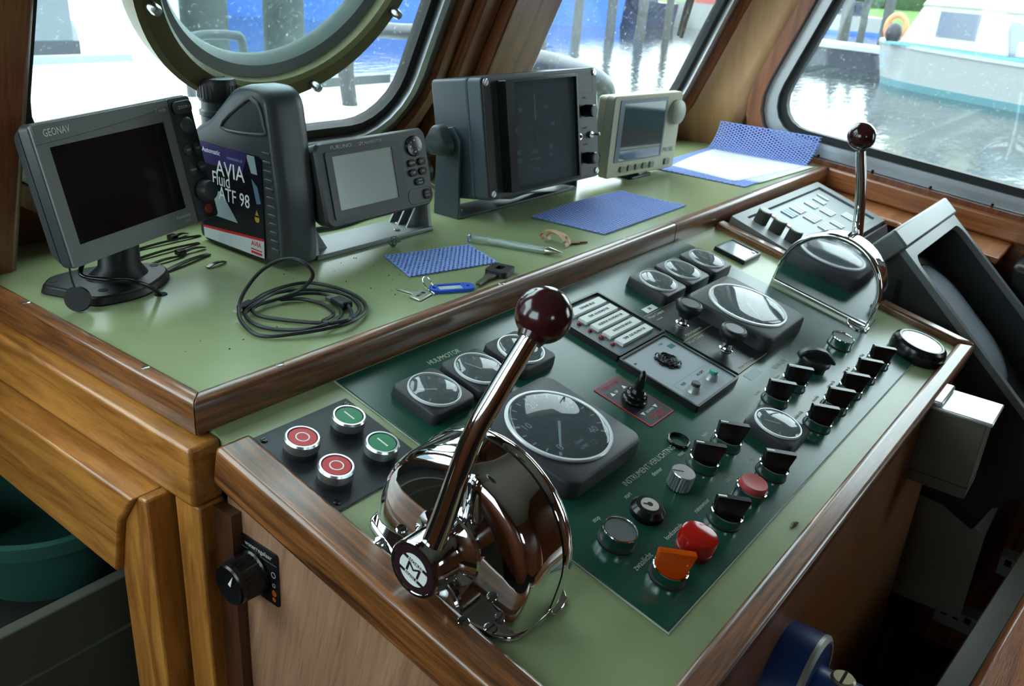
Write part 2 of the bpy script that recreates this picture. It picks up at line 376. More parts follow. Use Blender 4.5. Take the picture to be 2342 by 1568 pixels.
for x, y in ((-.006, .275), (-.006, .067), (.077, -.006), (.39, -.006), (.667, -.006), (1.1, -.006)): screw(sh, T(x, y, .0024), .0038, h=.001)
# ---------------------------------------------------------------- wooden cabinet frame at the left
cf = thing('cabinet_frame', 'honey coloured wooden frame of rails and posts below the shelf', 'cabinet', S(-.02, .02, -1.0))
mk('top_rail', B().box(-.030, .0, -.026, .40, -.086, -.031, T(0, 0, ZO)), W_HONEY_Y, cf, bevel=.0035, world=True)
mk('apron_board', B().prism([(.030, -.092), (.42, -.092), (.42, -.180), (.072, -.187), (.0555, -.125)], -.012, .030, T(-.022, 0, ZO) @ Matrix(((0, 0, -1, 0), (1, 0, 0, 0), (0, 1, 0, 0), (0, 0, 0, 1)))), W_HONEY_Y, cf, bevel=.0025, world=True)
mk('post', B().prism([(.018, -.09), (.031, -.092), (.056, -.126), (.072, -.187), (.072, -1.0), (.018, -1.0)], -.012, .024, T(-.022, 0, ZO) @ Matrix(((0, 0, -1, 0), (1, 0, 0, 0), (0, 1, 0, 0), (0, 0, 0, 1)))), W_HONEY_Z, cf, bevel=.0025, world=True)
mk('post', B().box(-.026, .0, -.026, .008, -1.0, -.0865, T(0, 0, ZO)), W_HONEY_Z, cf, bevel=.0025, world=True)
mk('backing_strip', B().box(-.012, .01, -.05, .07, -1.0, -.09, T(0, 0, ZO)), wood('dark_brown_wood', (52, 28, 14), (88, 50, 26), 'Z', 60, 5, .5, .1), cf, world=True)
# inside of the cupboard under the shelf
cb = thing('cupboard', 'dark open locker under the shelf with a plain olive front board', 'cupboard', S(.2, .3, -1.0))
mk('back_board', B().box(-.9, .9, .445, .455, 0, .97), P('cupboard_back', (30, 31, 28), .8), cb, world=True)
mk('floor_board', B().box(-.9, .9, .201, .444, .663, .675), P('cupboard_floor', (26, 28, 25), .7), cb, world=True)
mk('front_board', B().box(-.9, .9, .185, .2, .0, .712), P('cupboard_front', (84, 86, 74), .6), cb, bevel=.002, world=True)
mk('front_batten', B().box(-.9, .9, .180, .1848, .0, .650), P('cupboard_batten', (80, 82, 70), .6), cb, bevel=.001, world=True)
bk = thing('bucket', 'dull teal plastic bucket standing in the dark locker under the shelf', 'bucket', S(.000, .320, -.3245))
mk('body', B().lathe([(0, .002), (.082, .0), (.100, .070), (.107, .070), (.108, .086), (.099, .086), (.079, .006), (0, .006)], 40), P('teal_plastic', (46, 88, 80), .45), bk)
# ---------------------------------------------------------------- console
cn = thing('control_console', 'sloping pale green control desk with varnished oak edging', 'console', CON)
mk('desk_top', B().box(.0, .94, -.405, .004, -.018, 0), LAMINATE, cn)
mk('edge_trim', B().prism([(-.016, -.025), (.0175, -.025), (.0175, -.3985), (-.013, -.4215)], -.032, .0075), W_TRIM_Y, cn, bevel=.005, seg=3)
mk('edge_trim', B().prism([(-.0125, -.4225), (.0180, -.3992), (.936, -.3992), (.957, -.4215)], -.032, .0085), W_TRIM_X, cn, bevel=.005, seg=3)
mk('edge_trim', B().prism([(.9365, -.003), (.9365, -.3985), (.9575, -.4205), (.9575, -.003)], -.02, .011), W_TRIM_Y, cn, bevel=.004, seg=3)
mk('side_panel', B().prism([(-.032, -.055), (-.032, -1.0), (-.41, -1.0), (-.41, -.148)], 0, .016, T(.014, 0, ZO) @ Matrix(((0, 0, -1, 0), (1, 0, 0, 0), (0, 1, 0, 0), (0, 0, 0, 1)))), W_VENEER, cn, world=True)
mk('front_panel', B().box(.0, .90, -.418, -.400, -1.0, -.15, T(0, 0, ZO)), W_FRONT, cn, world=True)
mk('corner_post', B().box(-.004, .012, -.414, -.398, -1.0, -.15, T(0, 0, ZO)), W_TRIM_Y, cn, world=True)
mk('end_panel', B().prism([(.0, -.05), (.0, -1.0), (-.41, -1.0), (-.41, -.148)], 0, .014, T(.90, 0, ZO) @ Matrix(((0, 0, -1, 0), (1, 0, 0, 0), (0, 1, 0, 0), (0, 0, 0, 1)))), W_FRONT, cn, world=True)
# ---------------------------------------------------------------- instrument panel and its controls
ENG = P('engraving', (176, 186, 170), 0.6)
INK = P('black_print', (28, 30, 32), 0.6)
REDP = P('red_print', (190, 36, 34), 0.5)
CYAN = P('cyan_print', (70, 140, 170), 0.5)
ip = thing('instrument_panel', 'dark green engraved instrument panel screwed onto the sloping desk', 'panel', K(.43, .19))
mk('plate', B().box(.1305 - .43, .820 - .43, -.3722 + .19, -.003 + .19, 0.0002, .0022), PANEL_GREEN, ip, bevel=.0004)
mk('core_edge', B().box(.1295 - .43, .821 - .43, -.3732 + .19, -.002 + .19, 0.0001, .0012), P('panel_core', (196, 200, 186), .5), ip)
def eng(s, u, v, size, al='LEFT'):
    text(s, size, ENG, ip, T(u - .43, .19 - v, .0023), al, ext=.0001, sx=.85)
eng('HULPMOTOR', .228, .0300, .0092); eng('INSTRUMENT VERLICHTING', .2445, .2592, .0088)
for s, u, v in (('stop', .180, .2680), ('start', .2300, .2690), ('dimmer', .280, .2688), ('mast', .330, .2695), ('zwaailicht', .163, .3210), ('loodcontrole', .216, .3202),
                ('ruitenwisser', .270, .3203), ('claxon', .337, .3190), ('pomp', .385, .3195), ('hekvl', .382, .2695), ('wasser', .512, .2693), ('claxon', .570, .2690),
                ('achterdek', .512, .3195), ('voordek', .568, .3190), ('ruitenw bb', .618, .3190), ('ruitenw sb', .675, .3190), ('noodlicht', .735, .3190)):
    eng(s, u, v, .0080 if s == 'zwaailicht' else .0064)
eng('NAVIGATIE', .592, .2585, .0088)
mk('paper_label', B().box(.556 - .43, .583 - .43, .19 - .0985, .19 - .0885, .0022, .0025), WHITE, ip)
text('SB.', .006, INK, ip, T(.5695 - .43, .19 - .0935, .0027)); mk('paper_label', B().box(.538 - .43, .569 - .43, .19 - .2535, .19 - .2425, .0022, .0025), P('pale_label', (176, 192, 196), .5), ip)
# --- four start/stop buttons on their own black plate
pb = thing('button_plate', 'square black metal plate carrying the red and green push buttons', 'plate', K(.0695, .0805))
mk('plate', B().box(-.0510, .0510, -.0525, .0525, .0001, .0018), P('black_anodised', (34, 37, 42), .38, bump=.1, bscale=2000), pb, bevel=.0004)
mk('plate_edge', B().box(-.0514, .0514, -.0529, .0529, .00005, .0009), STEEL, pb)
for x, y in ((-.045, .045), (.045, .045), (-.045, -.045), (.045, -.045)): screw(pb, T(x, y, .0018), .0030, BLACKG, .0014)
def push_button(u, v, green, label):
    t = thing('push_button', label, 'button', K(u, v, .0018), 'start and stop push buttons')
    mk('collar', B().lathe([(0, 0), (.0142, 0), (.0142, .006), (.0135, .0068), (0, .0068)], 36), P('collar_grey', (70, 72, 74), .35, .6), t)
    mk('bezel', B().ring([(.0149, .0062), (.0149, .0135), (.0138, .0152), (.0123, .0152), (.0119, .0138), (.0119, .0062)], 48), P('satin_bezel', (196, 198, 200), .25, .9), t, ang=30)
    cap = mk('cap', B().lathe([(0, .006), (.0117, .006), (.0117, .0142), (.0112, .0147), (0, .0147)], 40), P('green_cap', (34, 124, 82), .4) if green else P('red_cap', (196, 44, 50), .4), t)
    if green: mk('line_mark', B().box(-.0007, .0007, -.0062, .0062, .0146, .0149), WHITE, cap)
    else: mk('ring_mark', B().ring([(.0059, .0146), (.0059, .0149), (.0048, .0149), (.0048, .0146)], 36), WHITE, cap)
push_button(.0405, .0622, False, 'red stop button with white ring, nearer the shelf lipping'); push_button(.0400, .1042, False, 'red stop button with white ring, nearer the chrome lever')
push_button(.0915, .0617, True, 'green start button with white line, nearer the shelf lipping'); push_button(.0905, .1040, True, 'green start button with white line, nearer the chrome lever')
# --- round instruments in square black housings
LENS = glass('gauge_lens', tint=(205, 215, 215), dust=.30, dscale=700, ior=1.8, dmin=.6, dmax=.7, smear_or_sheen=.24)  # pale film paints the windows' white reflection into the lens colour
LENSD = glass('dusty_gauge_lens', tint=(190, 200, 205), dust=.30, dscale=900, ior=1.5, dmin=.60, dmax=.72, smear_or_sheen=.13)
DIALF = P('dial_black', (38, 46, 54), .55); RIMW = P('gauge_rim', (226, 229, 232), .25, .15)
HOUS = P('gauge_housing', (44, 45, 49), .48, bump=.12, bscale=2500)
def gauge(name, label, u, v, size, h, rr, dome, group, lens=None, face=None, rz=0.0):
    t = thing(name, label, 'gauge', K(u, v, .0022, rz), group)
    s = size / 2; b = B(); cr = size * .11
    lo = rrect(-s * 1.02, s * 1.02, -s * 1.02, s * 1.02, cr, 5); hi = rrect(-s, s, -s, s, cr, 5); hi2 = rrect(-s * .965, s * .965, -s * .965, s * .965, cr, 5)
    n = len(lo); rings = [[(x, y, 0) for x, y in lo], [(x, y, h * .82) for x, y in hi], [(x, y, h * .95) for x, y in rrect(-s * .985, s * .985, -s * .985, s * .985, cr, 5)], [(x, y, h) for x, y in hi2]]
    mk('housing', b.loft(rings), HOUS, t, ang=50)
    mk('rim', B().ring([(rr, h - .0005), (rr, h + .0014), (rr * .985, h + .0024), (rr * .94, h + .0024), (rr * .925, h + .0010), (rr * .925, h - .0005)], 56), RIMW, t, ang=30)
    d = mk('dial', B().lathe([(0, h + .0002), (rr * .93, h + .0002), (rr * .93, h + .0006), (0, h + .0006)], 40), face or DIALF, t)
    pr = [(rr * .94 * cos(rad(a)), h + .0012 + dome * sin(rad(a))) for a in range(0, 90, 10)] + [(0, h + .0012 + dome)]
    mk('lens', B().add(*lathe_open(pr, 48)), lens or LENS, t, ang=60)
    return t, d
def lathe_open(prof, n):
    v = []; f = []; rows = []
    for r, z in prof:
        if r < 1e-6: rows.append([len(v)]); v.append((0, 0, z))
        else: rows.append(list(range(len(v), len(v) + n))); v += [(r * cos(2 * pi * i / n), r * sin(2 * pi * i / n), z) for i in range(n)]
    for a, b in zip(rows, rows[1:]):
        for i in range(n):
            j = (i + 1) % n
            f.append((a[i], a[j], b[0]) if len(b) == 1 else (a[i], a[j], b[j], b[i]))
    return v, f
def needle(d, z, ln, ang, w=.0010, mat=None):
    mk('needle', B().prism([(-w, -ln * .15), (w, -ln * .15), (w * .7, ln), (-w * .7, ln)], z, z + .0004, RZ(ang)), mat or WHITE, d)
def ticks(d, z, r0, r1, n, a0, a1, w=.0006, mat=None):
    for i in range(n):
        a = rad(a0 + (a1 - a0) * i / (n - 1)); big = (i % 5 == 0)
        mk('tick', B().box(-w * (1.6 if big else .7), w * (1.6 if big else .7), r0 - (.003 if big else 0), r1, z, z + .0002, RZ(a)), mat or ENG, d)
GL = 'small gauges beside the near tachometer'; GR = 'small gauges beside the far tachometer'
for i, (u, w) in enumerate(((.1868, 'leftmost of three by the green start button'), (.2525, 'middle of three, partly behind the chrome lever rod'), (.3205, 'rightmost of three, nearest the knob of the lever'))):
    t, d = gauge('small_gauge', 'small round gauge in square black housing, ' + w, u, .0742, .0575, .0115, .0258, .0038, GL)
    needle(d, .0125, .016, rad((60, 25, -35)[i])); ticks(d, .0122, .0185, .0205, 9, 120, -120)
for i, (u, w) in enumerate(((.6230, 'left one of the far row of three'), (.6915, 'middle one of the far row of three'), (.7640, 'far row, beside the rectangular meter'))):
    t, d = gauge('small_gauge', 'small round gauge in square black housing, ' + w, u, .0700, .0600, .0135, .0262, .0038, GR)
    needle(d, .0145, .016, rad((40, -20, 10)[i])); ticks(d, .0142, .0185, .0205, 9, 120, -120)
t1, d1 = gauge('tachometer', 'large tachometer reading 0 to 40 with dusty glass behind the near chrome lever', .2420, .1808, .1210, .0165, .0520, .004, 'tachometers', LENSD)
z = .0172
needle(d1, z + .0006, .0345, rad(128), .0014)
for i, s in enumerate(('0', '10', '20', '30', '40')):
    a = rad(128 - 66 * i)
    text(s, .0115, WHITE, d1, T(-sin(a) * .0335, cos(a) * .0335, z) @ RZ(0), name='numeral')
for i in range(17):
    a = 128 - 16.5 * i; mk('tick', B().box(-.0007 if i % 4 else -.0013, .0007 if i % 4 else .0013, .0405, .0455, z, z + .0002, RZ(rad(a))), WHITE, d1)
text('1/min', .0056, WHITE, d1, T(-.004, -.026, z)); text('x100', .0056, WHITE, d1, T(-.006, -.0335, z)); mk('logo_frame', B().ring([(.0040, z), (.0040, z + .0002), (.0033, z + .0002), (.0033, z)], 4, T(.008, -.0350, 0) @ RZ(pi / 4)), ENG, d1)
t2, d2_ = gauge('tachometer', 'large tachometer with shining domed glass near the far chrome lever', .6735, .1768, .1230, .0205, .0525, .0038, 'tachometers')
needle(d2_, .0218, .0330, rad(143), .0011)
for i in range(17):
    a = 143 - 18.1 * i; mk('tick', B().box(-.0007, .0007, .0420, .0465, .0213, .0215, RZ(rad(a))), ENG, d2_)
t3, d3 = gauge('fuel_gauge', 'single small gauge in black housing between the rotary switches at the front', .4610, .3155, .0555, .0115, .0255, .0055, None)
needle(d3, .0125, .015, rad(30)); ticks(d3, .0122, .0180, .0200, 9, 120, -120)
# --- alarm unit with lettered strips
FR = P('unit_frame_black', (22, 23, 25), .35); GREYP = P('unit_grey_face', (150, 160, 166), .45); GREYD = P('unit_dark_grey_face', (92, 100, 104), .45)
al = thing('alarm_unit', 'black framed alarm unit with five lettered strips and red lamps', 'alarm panel', K(.4715, .0888, .0022))
plate('frame', rrect(-.0535, .0535, -.0515, .0515, .003), [rrect(-.0505, .0505, -.0485, .0485, .002)], 0, .0085, FR, al, bevel=.001)
mk('face', B().box(-.0506, .0506, -.0486, .0486, 0, .0052), GREYD, al)
for i, s in enumerate(('EXPANSIE BILGE', 'TEMP. HOOFDMOTOR', 'OLIEDRUK HOOFDMOTOR', 'KOELWATER NIVEAU', 'TEMP. OLIE HULPMOTOR')):
    y = .0888 - (.0541 + .01725 * i)
    st = mk('label_strip', B().box(.4785 - .4715 - .0345, .4785 - .4715 + .0345, y - .0062, y + .0062, .005, .0092), P('strip_white', (214, 218, 216), .4), al, bevel=.0004)
    text(s, .0052, INK, st, T(.007, y, .0093), sx=.82)
for i in range(4):
    y = .0888 - (.0720 + .0160 * i); r = .0026 if i != 2 else .0034
    mk('red_lamp', B().ball((.4369 - .4715, y, .0058), r, 8), P('red_lamp', (150, 16, 36), .15, trans=.3), al)
text('CRM', .0058, CYAN, al, T(-.034, -.0445, .0053)); text('alarm', .0040, CYAN, al, T(-.012, -.0445, .0053))
# --- buzzer unit
bz = thing('buzzer_unit', 'light grey unit with round black buzzer grille and two little buttons', 'alarm panel', K(.4640, .1938, .0022))
plate('frame', rrect(-.0515, .0515, -.0515, .0515, .003), [rrect(-.0487, .0487, -.0487, .0487, .002)], 0, .0085, FR, bz, bevel=.001)
mk('face', B().box(-.0488, .0488, -.0488, .0488, 0, .0068), GREYP, bz)
g = mk('buzzer_grille', B().lathe([(0, .0066), (.0142, .0066), (.0142, .0085), (.0128, .0092), (.0118, .0080), (.0105, .0080), (.0098, .0092), (.0088, .0092), (.0080, .0080), (.0066, .0080), (.0060, .0092), (.0050, .0092), (.0042, .0080), (.0028, .0080), (.0022, .0090), (0, .0090)], 40, T(.0023, .0170, 0)), BLACKG, bz, ang=25)
for k in range(8):
    a = k * pi / 4; mk('grille_tab', B().box(.0130, .0160, -.0028, .0028, .0066, .0082, T(.0023, .0170, 0) @ RZ(a)), BLACKG, g)
mk('green_window', B().box(.0310, .0425, .0285, .0350, .0067, .0071), P('green_window', (30, 108, 104), .3), bz, bevel=.0008)
for x, m, nm in ((.0178, P('teal_cap', (24, 140, 122), .4), 'accept_button'), (-.0256, P('dark_cap', (52, 54, 58), .4), 'test_button')):
    q = mk(nm, B().lathe([(0, .0066), (.0078, .0066), (.0066, .010), (.0058, .0145), (0, .0145)], 24, T(x, -.0315, 0)), P('satin_ferrule', (178, 180, 178), .3, .7), bz)
    mk('cap', B().lathe([(0, .0142), (.0052, .0142), (.0050, .0172), (.0042, .0180), (0, .0180)], 24, T(x, -.0315, 0)), m, q)
plate('printed_frame', rrect(-.038, .036, -.025, -.0125, .0015), [rrect(-.0377, .0357, -.0247, -.0128, .0013)], .0068, .0069, CYAN, bz)
text('TEST', .0045, INK, bz, T(-.024, -.0185, .0069)); text('ACCEPT', .0045, INK, bz, T(.016, -.0185, .0069)); text('CRM', .0048, CYAN, bz, T(.027, .041, .0069)); text('101', .004, INK, bz, T(-.040, .035, .0069))
# --- two wiper controls
WPL = P('wiper_plate_black', (34, 36, 42), .3)
def wiper(u, v, sx, sy, label):
    t = thing('wiper_control', label, 'wiper switch', K(u, v, .0022), 'wiper controls')
    mk('plate', B().box(-sx, sx, -sy, sy, 0, .0016), WPL, t, bevel=.0003)
    mk('gold_edge', B().box(-sx, sx, -sy - .0006, -sy, 0, .0017), P('gold_edge', (170, 150, 100), .35, .6), t)
    mk('gold_edge', B().box(-sx, sx, sy, sy + .0006, 0, .0017), MATS['gold_edge'], t)
    text('Wiper Control', .0062, ENG, t, T(-sx + .003, sy - .005, .0017), 'LEFT'); text('intermittent', .0030, ENG, t, T(-sx + .010, sy - .013, .0017), 'LEFT'); text('Marine Equipment', .0055, ENG, t, T(-sx + .012, -sy + .005, .0017), 'LEFT')
    for k in range(14):
        a = rad(100 + k * 11); mk('dash_mark', B().box(-.0007, .0007, .0150, .0156, .0016, .0018, T(-.006, 0, 0) @ RZ(a)), ENG, t)
    ox = -.004; oy = -.0065 if sy < .033 else -.002
    mk('ferrule', B().lathe([(0, .0015), (.0090, .0015), (.0088, .0028), (.0070, .0036), (.0060, .0060), (.0056, .012), (0, .012)], 28, T(ox, oy, 0)), CHROME, t)
    kn = mk('knob', B().lathe([(0, .012), (.0085, .012), (.0105, .017), (.0150, .0205), (.0166, .0250), (.0166, .0290), (.0150, .0310), (.0135, .0316), (.0128, .0310), (0, .0310)], 40, T(ox, oy, 0)), BLACK, t, ang=40)
    mk('knob_inlay', B().lathe([(0, .0309), (.0118, .0309), (.0112, .0316), (0, .0316)], 36, T(ox, oy, 0)), P('knob_inlay_grey', (84, 88, 92), .4), kn)
wiper(.5790, .1320, .0405, .0295, 'wiper control with mushroom knob beside the far tachometer, nearer the shelf'); wiper(.5765, .2000, .0425, .0373, 'wiper control with mushroom knob above the little blank paper label')
# --- windlass joystick
wd = thing('windlass_switch', 'windlass toggle with rubber boot on black plate outlined in red', 'switch', K(.3700, .1922, .0022))
plate('red_outline', rrect(-.0240, .0240, -.0362, .0362, .002), [rrect(-.0230, .0230, -.0352, .0352, .0015)], 0, .0009, REDP, wd)
mk('plate', B().prism(rrect(-.0231, .0231, -.0353, .0353, .0016), 0, .0008), P('plate_black', (26, 27, 34), .35), wd)
text('WINDGLASS', .0056, REDP, wd, T(0, .0300, .0009), sx=.95); text('UP', .0044, WHITE, wd, T(-.004, .0195, .0009)); text('DOWN', .0044, WHITE, wd, T(0, -.0200, .0009)); text('LOFRANS', .0062, REDP, wd, T(.002, -.0280, .0009)); text('windlasses', .0030, REDP, wd, T(.004, -.0320, .0009))
for x, y, a in ((-.0125, .0195, 0), (.0115, .0205, 0), (-.0125, -.0195, pi), (.0125, -.0195, pi)):
    mk('arrow', B().prism([(-.0032, -.0022), (.0032, -.0022), (0, .0028)], .0008, .0010, T(x, y, 0) @ RZ(a)), WHITE, wd)
    plate('arrow_frame', rrect(-.0056, .0056, -.0048, .0048, .001), [rrect(-.0053, .0053, -.0045, .0045, .0008)], .0008, .00095, GREYD, wd, M=T(x, y, 0))
bt = mk('rubber_boot', B().lathe([(0, .0008), (.0135, .0008), (.0140, .003), (.0130, .005), (.0115, .006), (.0122, .0085), (.0105, .0115), (.0078, .0125), (.0066, .016), (0, .016)], 32), BLACKG, wd, ang=50)
mk('lever', B().tube([(0, 0, .012), (0, .0003, .022), (0, .0008, .034), (0, .0009, .0375)], [.0056, .0048, .0036, .0012], 16), BLACKG, wd, ang=60)
# --- row controls
def selector(u, v, label, ang=-48.5, wing=None, group='black rotary switches'):
    t = thing('rotary_switch', label, 'switch', K(u, v, .0022), group)
    mk('collar', B().lathe([(0, 0), (.0146, 0), (.0146, .0085), (.0150, .0092), (.0150, .0100), (.0142, .0106), (.0134, .0100), (.0134, .004), (0, .004)], 40), CHROME, t, ang=30)
    mk('gasket_or_shade_ring', B().ring([(.0157, 0), (.0157, .0010), (.0140, .0014), (.0140, 0)], 36), RUBBER, t)  # dark ring added to paint contact shade at the collar foot
    b = B(); b.lathe([(0, .003), (.0130, .003), (.0130, .0085), (.0124, .0098), (0, .0098)], 32)
    b.loft([[(x, y, .0085) for x, y in rrect(-.0128, .0128, -.0064, .0064, .003, 3)], [(x, y, .013) for x, y in rrect(-.0142, .0142, -.0042, .0042, .002, 3)],
            [(x, y, .0255) for x, y in rrect(-.0160, .0160, -.0034, .0034, .0012, 3)], [(x, y, .0268) for x, y in rrect(-.0155, .0155, -.0028, .0028, .001, 3)]], RZ(rad(ang)))
    kn = mk('handle', b, wing or BLACKG, t, ang=40)
    mk('pointer_mark', B().box(-.0150, -.0070, -.0011, .0011, .0267, .02705, RZ(rad(ang))), WHITE if wing is None else wing, kn)
    return t
ROW = [(.2838, .3428, 'beside the red indicator lamp'), (.3912, .3428, 'just past the dull red button, at the desk edge'), (.3375, .2918, 'right of the ribbed aluminium knob'), (.3920, .2912, 'at the left corner of the single small gauge'),
       (.5232, .2895, 'beyond the single small gauge, before another switch'), (.5770, .2895, 'directly before the pear shaped knob'),
       (.5223, .3415, 'nearest of five in the front row'), (.5785, .3408, 'second of the five in the front row'), (.6335, .3404, 'middle of the five in the front row'), (.6895, .3398, 'fourth of the five in the front row'), (.7460, .3395, 'farthest of the five, by the round white faced instrument')]
for u, v, w in ROW: selector(u, v, 'black rotary switch in chrome collar ' + w)
ORG = P('orange_clear_plastic', (250, 96, 6), .15, trans=.45, ior=1.4)
selector(.1795, .3425, 'orange see-through rotary switch in chrome collar at the front corner', wing=ORG, group='coloured controls')
t = thing('push_button', 'dull red flat button in chrome collar among the rotary switches', 'button', K(.3377, .3428, .0022))
mk('collar', B().lathe([(0, 0), (.0146, 0), (.0146, .0085), (.0150, .0092), (.0150, .0100), (.0142, .0106), (.0134, .0100), (.0134, .004), (0, .004)], 40), CHROME, t, ang=30)
mk('cap', B().lathe([(0, .003), (.0130, .003), (.0130, .0150), (.0122, .0165), (.0100, .0163), (0, .0150)], 40), P('dull_red', (170, 62, 62), .45), t)
t = thing('indicator_lamp', 'bright red round indicator lamp between orange switch and black switch', 'lamp', K(.2255, .3422, .0022))
mk('base', B().lathe([(0, 0), (.0160, 0), (.0160, .004), (.0150, .0048), (0, .0048)], 40), P('dark_red_base', (120, 14, 10), .3), t)
mk('lens', B().lathe([(0, .0048), (.0148, .0048), (.0148, .0062), (.0166, .0070), (.0166, .0150), (.0156, .0175), (.0140, .0182), (0, .0182)], 40), P('red_lens', (186, 24, 16), .12, trans=.25), t)
def blank(u, v, label, m):
    t = thing('push_button', label, 'button', K(u, v, .0022), 'blank chrome buttons')
    mk('collar', B().lathe([(0, 0), (.0150, 0), (.0150, .0120), (.0154, .0128), (.0150, .0138), (.0142, .0138), (.0138, .0130), (.0138, .004), (0, .004)], 40), CHROME, t, ang=30)
    mk('cap', B().lathe([(0, .003), (.0136, .003), (.0136, .0128), (0, .0126)], 36), m, t); mk('gasket_or_shade_ring', B().ring([(.0162, 0), (.0162, .0010), (.0144, .0014), (.0144, 0)], 36), RUBBER, t)  # the added black ring paints shade where collar meets panel
blank(.1775, .2935, 'chrome collared stop button with dark flat cap by the near lever', P('dark_grey_cap', (66, 70, 74), .5)); blank(.7440, .2888, 'chrome collared button with dark recessed cap by the far lever', P('brown_black_cap', (44, 42, 42), .4))
t = thing('ignition_lock', 'black round key switch with steel barrel and keyhole', 'key switch', K(.2290, .2925, .0022))
mk('housing', B().lathe([(0, 0), (.0150, 0), (.0156, .002), (.0156, .006), (.0122, .0102), (.0085, .0104), (0, .0104)], 40), BLACKG, t, ang=25)
br = mk('barrel', B().lathe([(0, .0100), (.0082, .0100), (.0080, .0112), (0, .0112)], 32), P('lock_steel', (190, 186, 172), .35, .8), t)
mk('keyhole', B().lathe([(0, .0112), (.0026, .0112), (.0026, .0114), (0, .0114)], 16).box(-.0008, .0008, 0, .0062, .0112, .0114, RZ(rad(45))), DARK, br)
t = thing('dimmer_knob', 'ribbed aluminium dimmer knob beside the keyed lock', 'knob', K(.2885, .2920, .0022))
b = B(); n = 24; ring = []
for i in range(n * 2):
    r = .0118 if i % 2 else .0106; a = pi * i / n; ring.append((r * cos(a), r * sin(a)))
b.prism(ring, .001, .0165, None, [(x * .96, y * .96) for x, y in ring])
kn = mk('knob', b, P('knob_aluminium', (176, 180, 182), .3, .8), t, ang=20)
mk('top_disc', B().lathe([(0, .0163), (.0108, .0163), (.0104, .0172), (0, .0172)], 36), P('spun_aluminium', (226, 228, 228), .22, .95), kn); mk('mark', B().box(-.0004, .0004, .0004, .0100, .0172, .0174, RZ(rad(40))), DARK, kn)
t = mk('empty_grommet', B().ring([(.0118, 0), (.0120, .0022), (.0110, .0034), (.0098, .0030), (.0094, 0)], 40), BLACKG, M=K(.3500, .2580, .0022)); tag(t, 'empty black ring let into the green panel below the windlass plate', 'grommet')
t = thing('pear_knob', 'large black pear shaped rotary knob near the far chrome lever', 'knob', K(.6470, .2870, .0022))
mk('body', B().lathe([(0, 0), (.0165, 0), (.0170, .006), (.0195, .0085), (.0195, .0125), (.0180, .0145), (0, .0150)], 40), BLACK, t, ang=35)
arch = [(-.0235, .011), (-.0215, .0165), (-.0150, .0225), (-.004, .0262), (.008, .0255), (.018, .0205), (.0245, .0140), (.0250, .011)]
mk('grip', B().prism(arch, -.0055, .0055, RZ(rad(-55)) @ RX(pi / 2)), BLACK, t, bevel=.0022, ang=50)
t = thing('round_instrument', 'black round instrument with blank white shining face at the desk corner', 'gauge', K(.8400, .3660, 0))
mk('body', B().lathe([(0, 0), (.0350, 0), (.0366, .004), (.0366, .0135), (.0345, .0190), (.0300, .0222), (.0272, .0222), (.0262, .0205), (0, .0205)], 56), BLACKG, t, ang=30)
mk('face', B().lathe([(0, .0204), (.0264, .0204), (.0264, .0214), (0, .0222)], 48), P('white_face', (222, 228, 230), .12, coat=.5), t)
t = thing('panel_meter', 'small rectangular meter with black frame and bright window beside the wooden divider', 'meter', K(.8790, .0715, 0))
plate('frame', rrect(-.0310, .0310, -.0265, .0265, .0015), [rrect(-.0275, .0275, -.0235, .0235, .001)], 0, .0068, FR, t, bevel=.0008)
mk('window', B().box(-.0276, .0276, -.0236, .0236, 0, .0052), P('meter_glass', (198, 208, 210), .06, coat=1), t)
mk('adjuster', B().lathe([(0, .005), (.0030, .005), (.0026, .0066), (0, .0066)], 16, T(.021, -.017, 0)), STEEL, t)
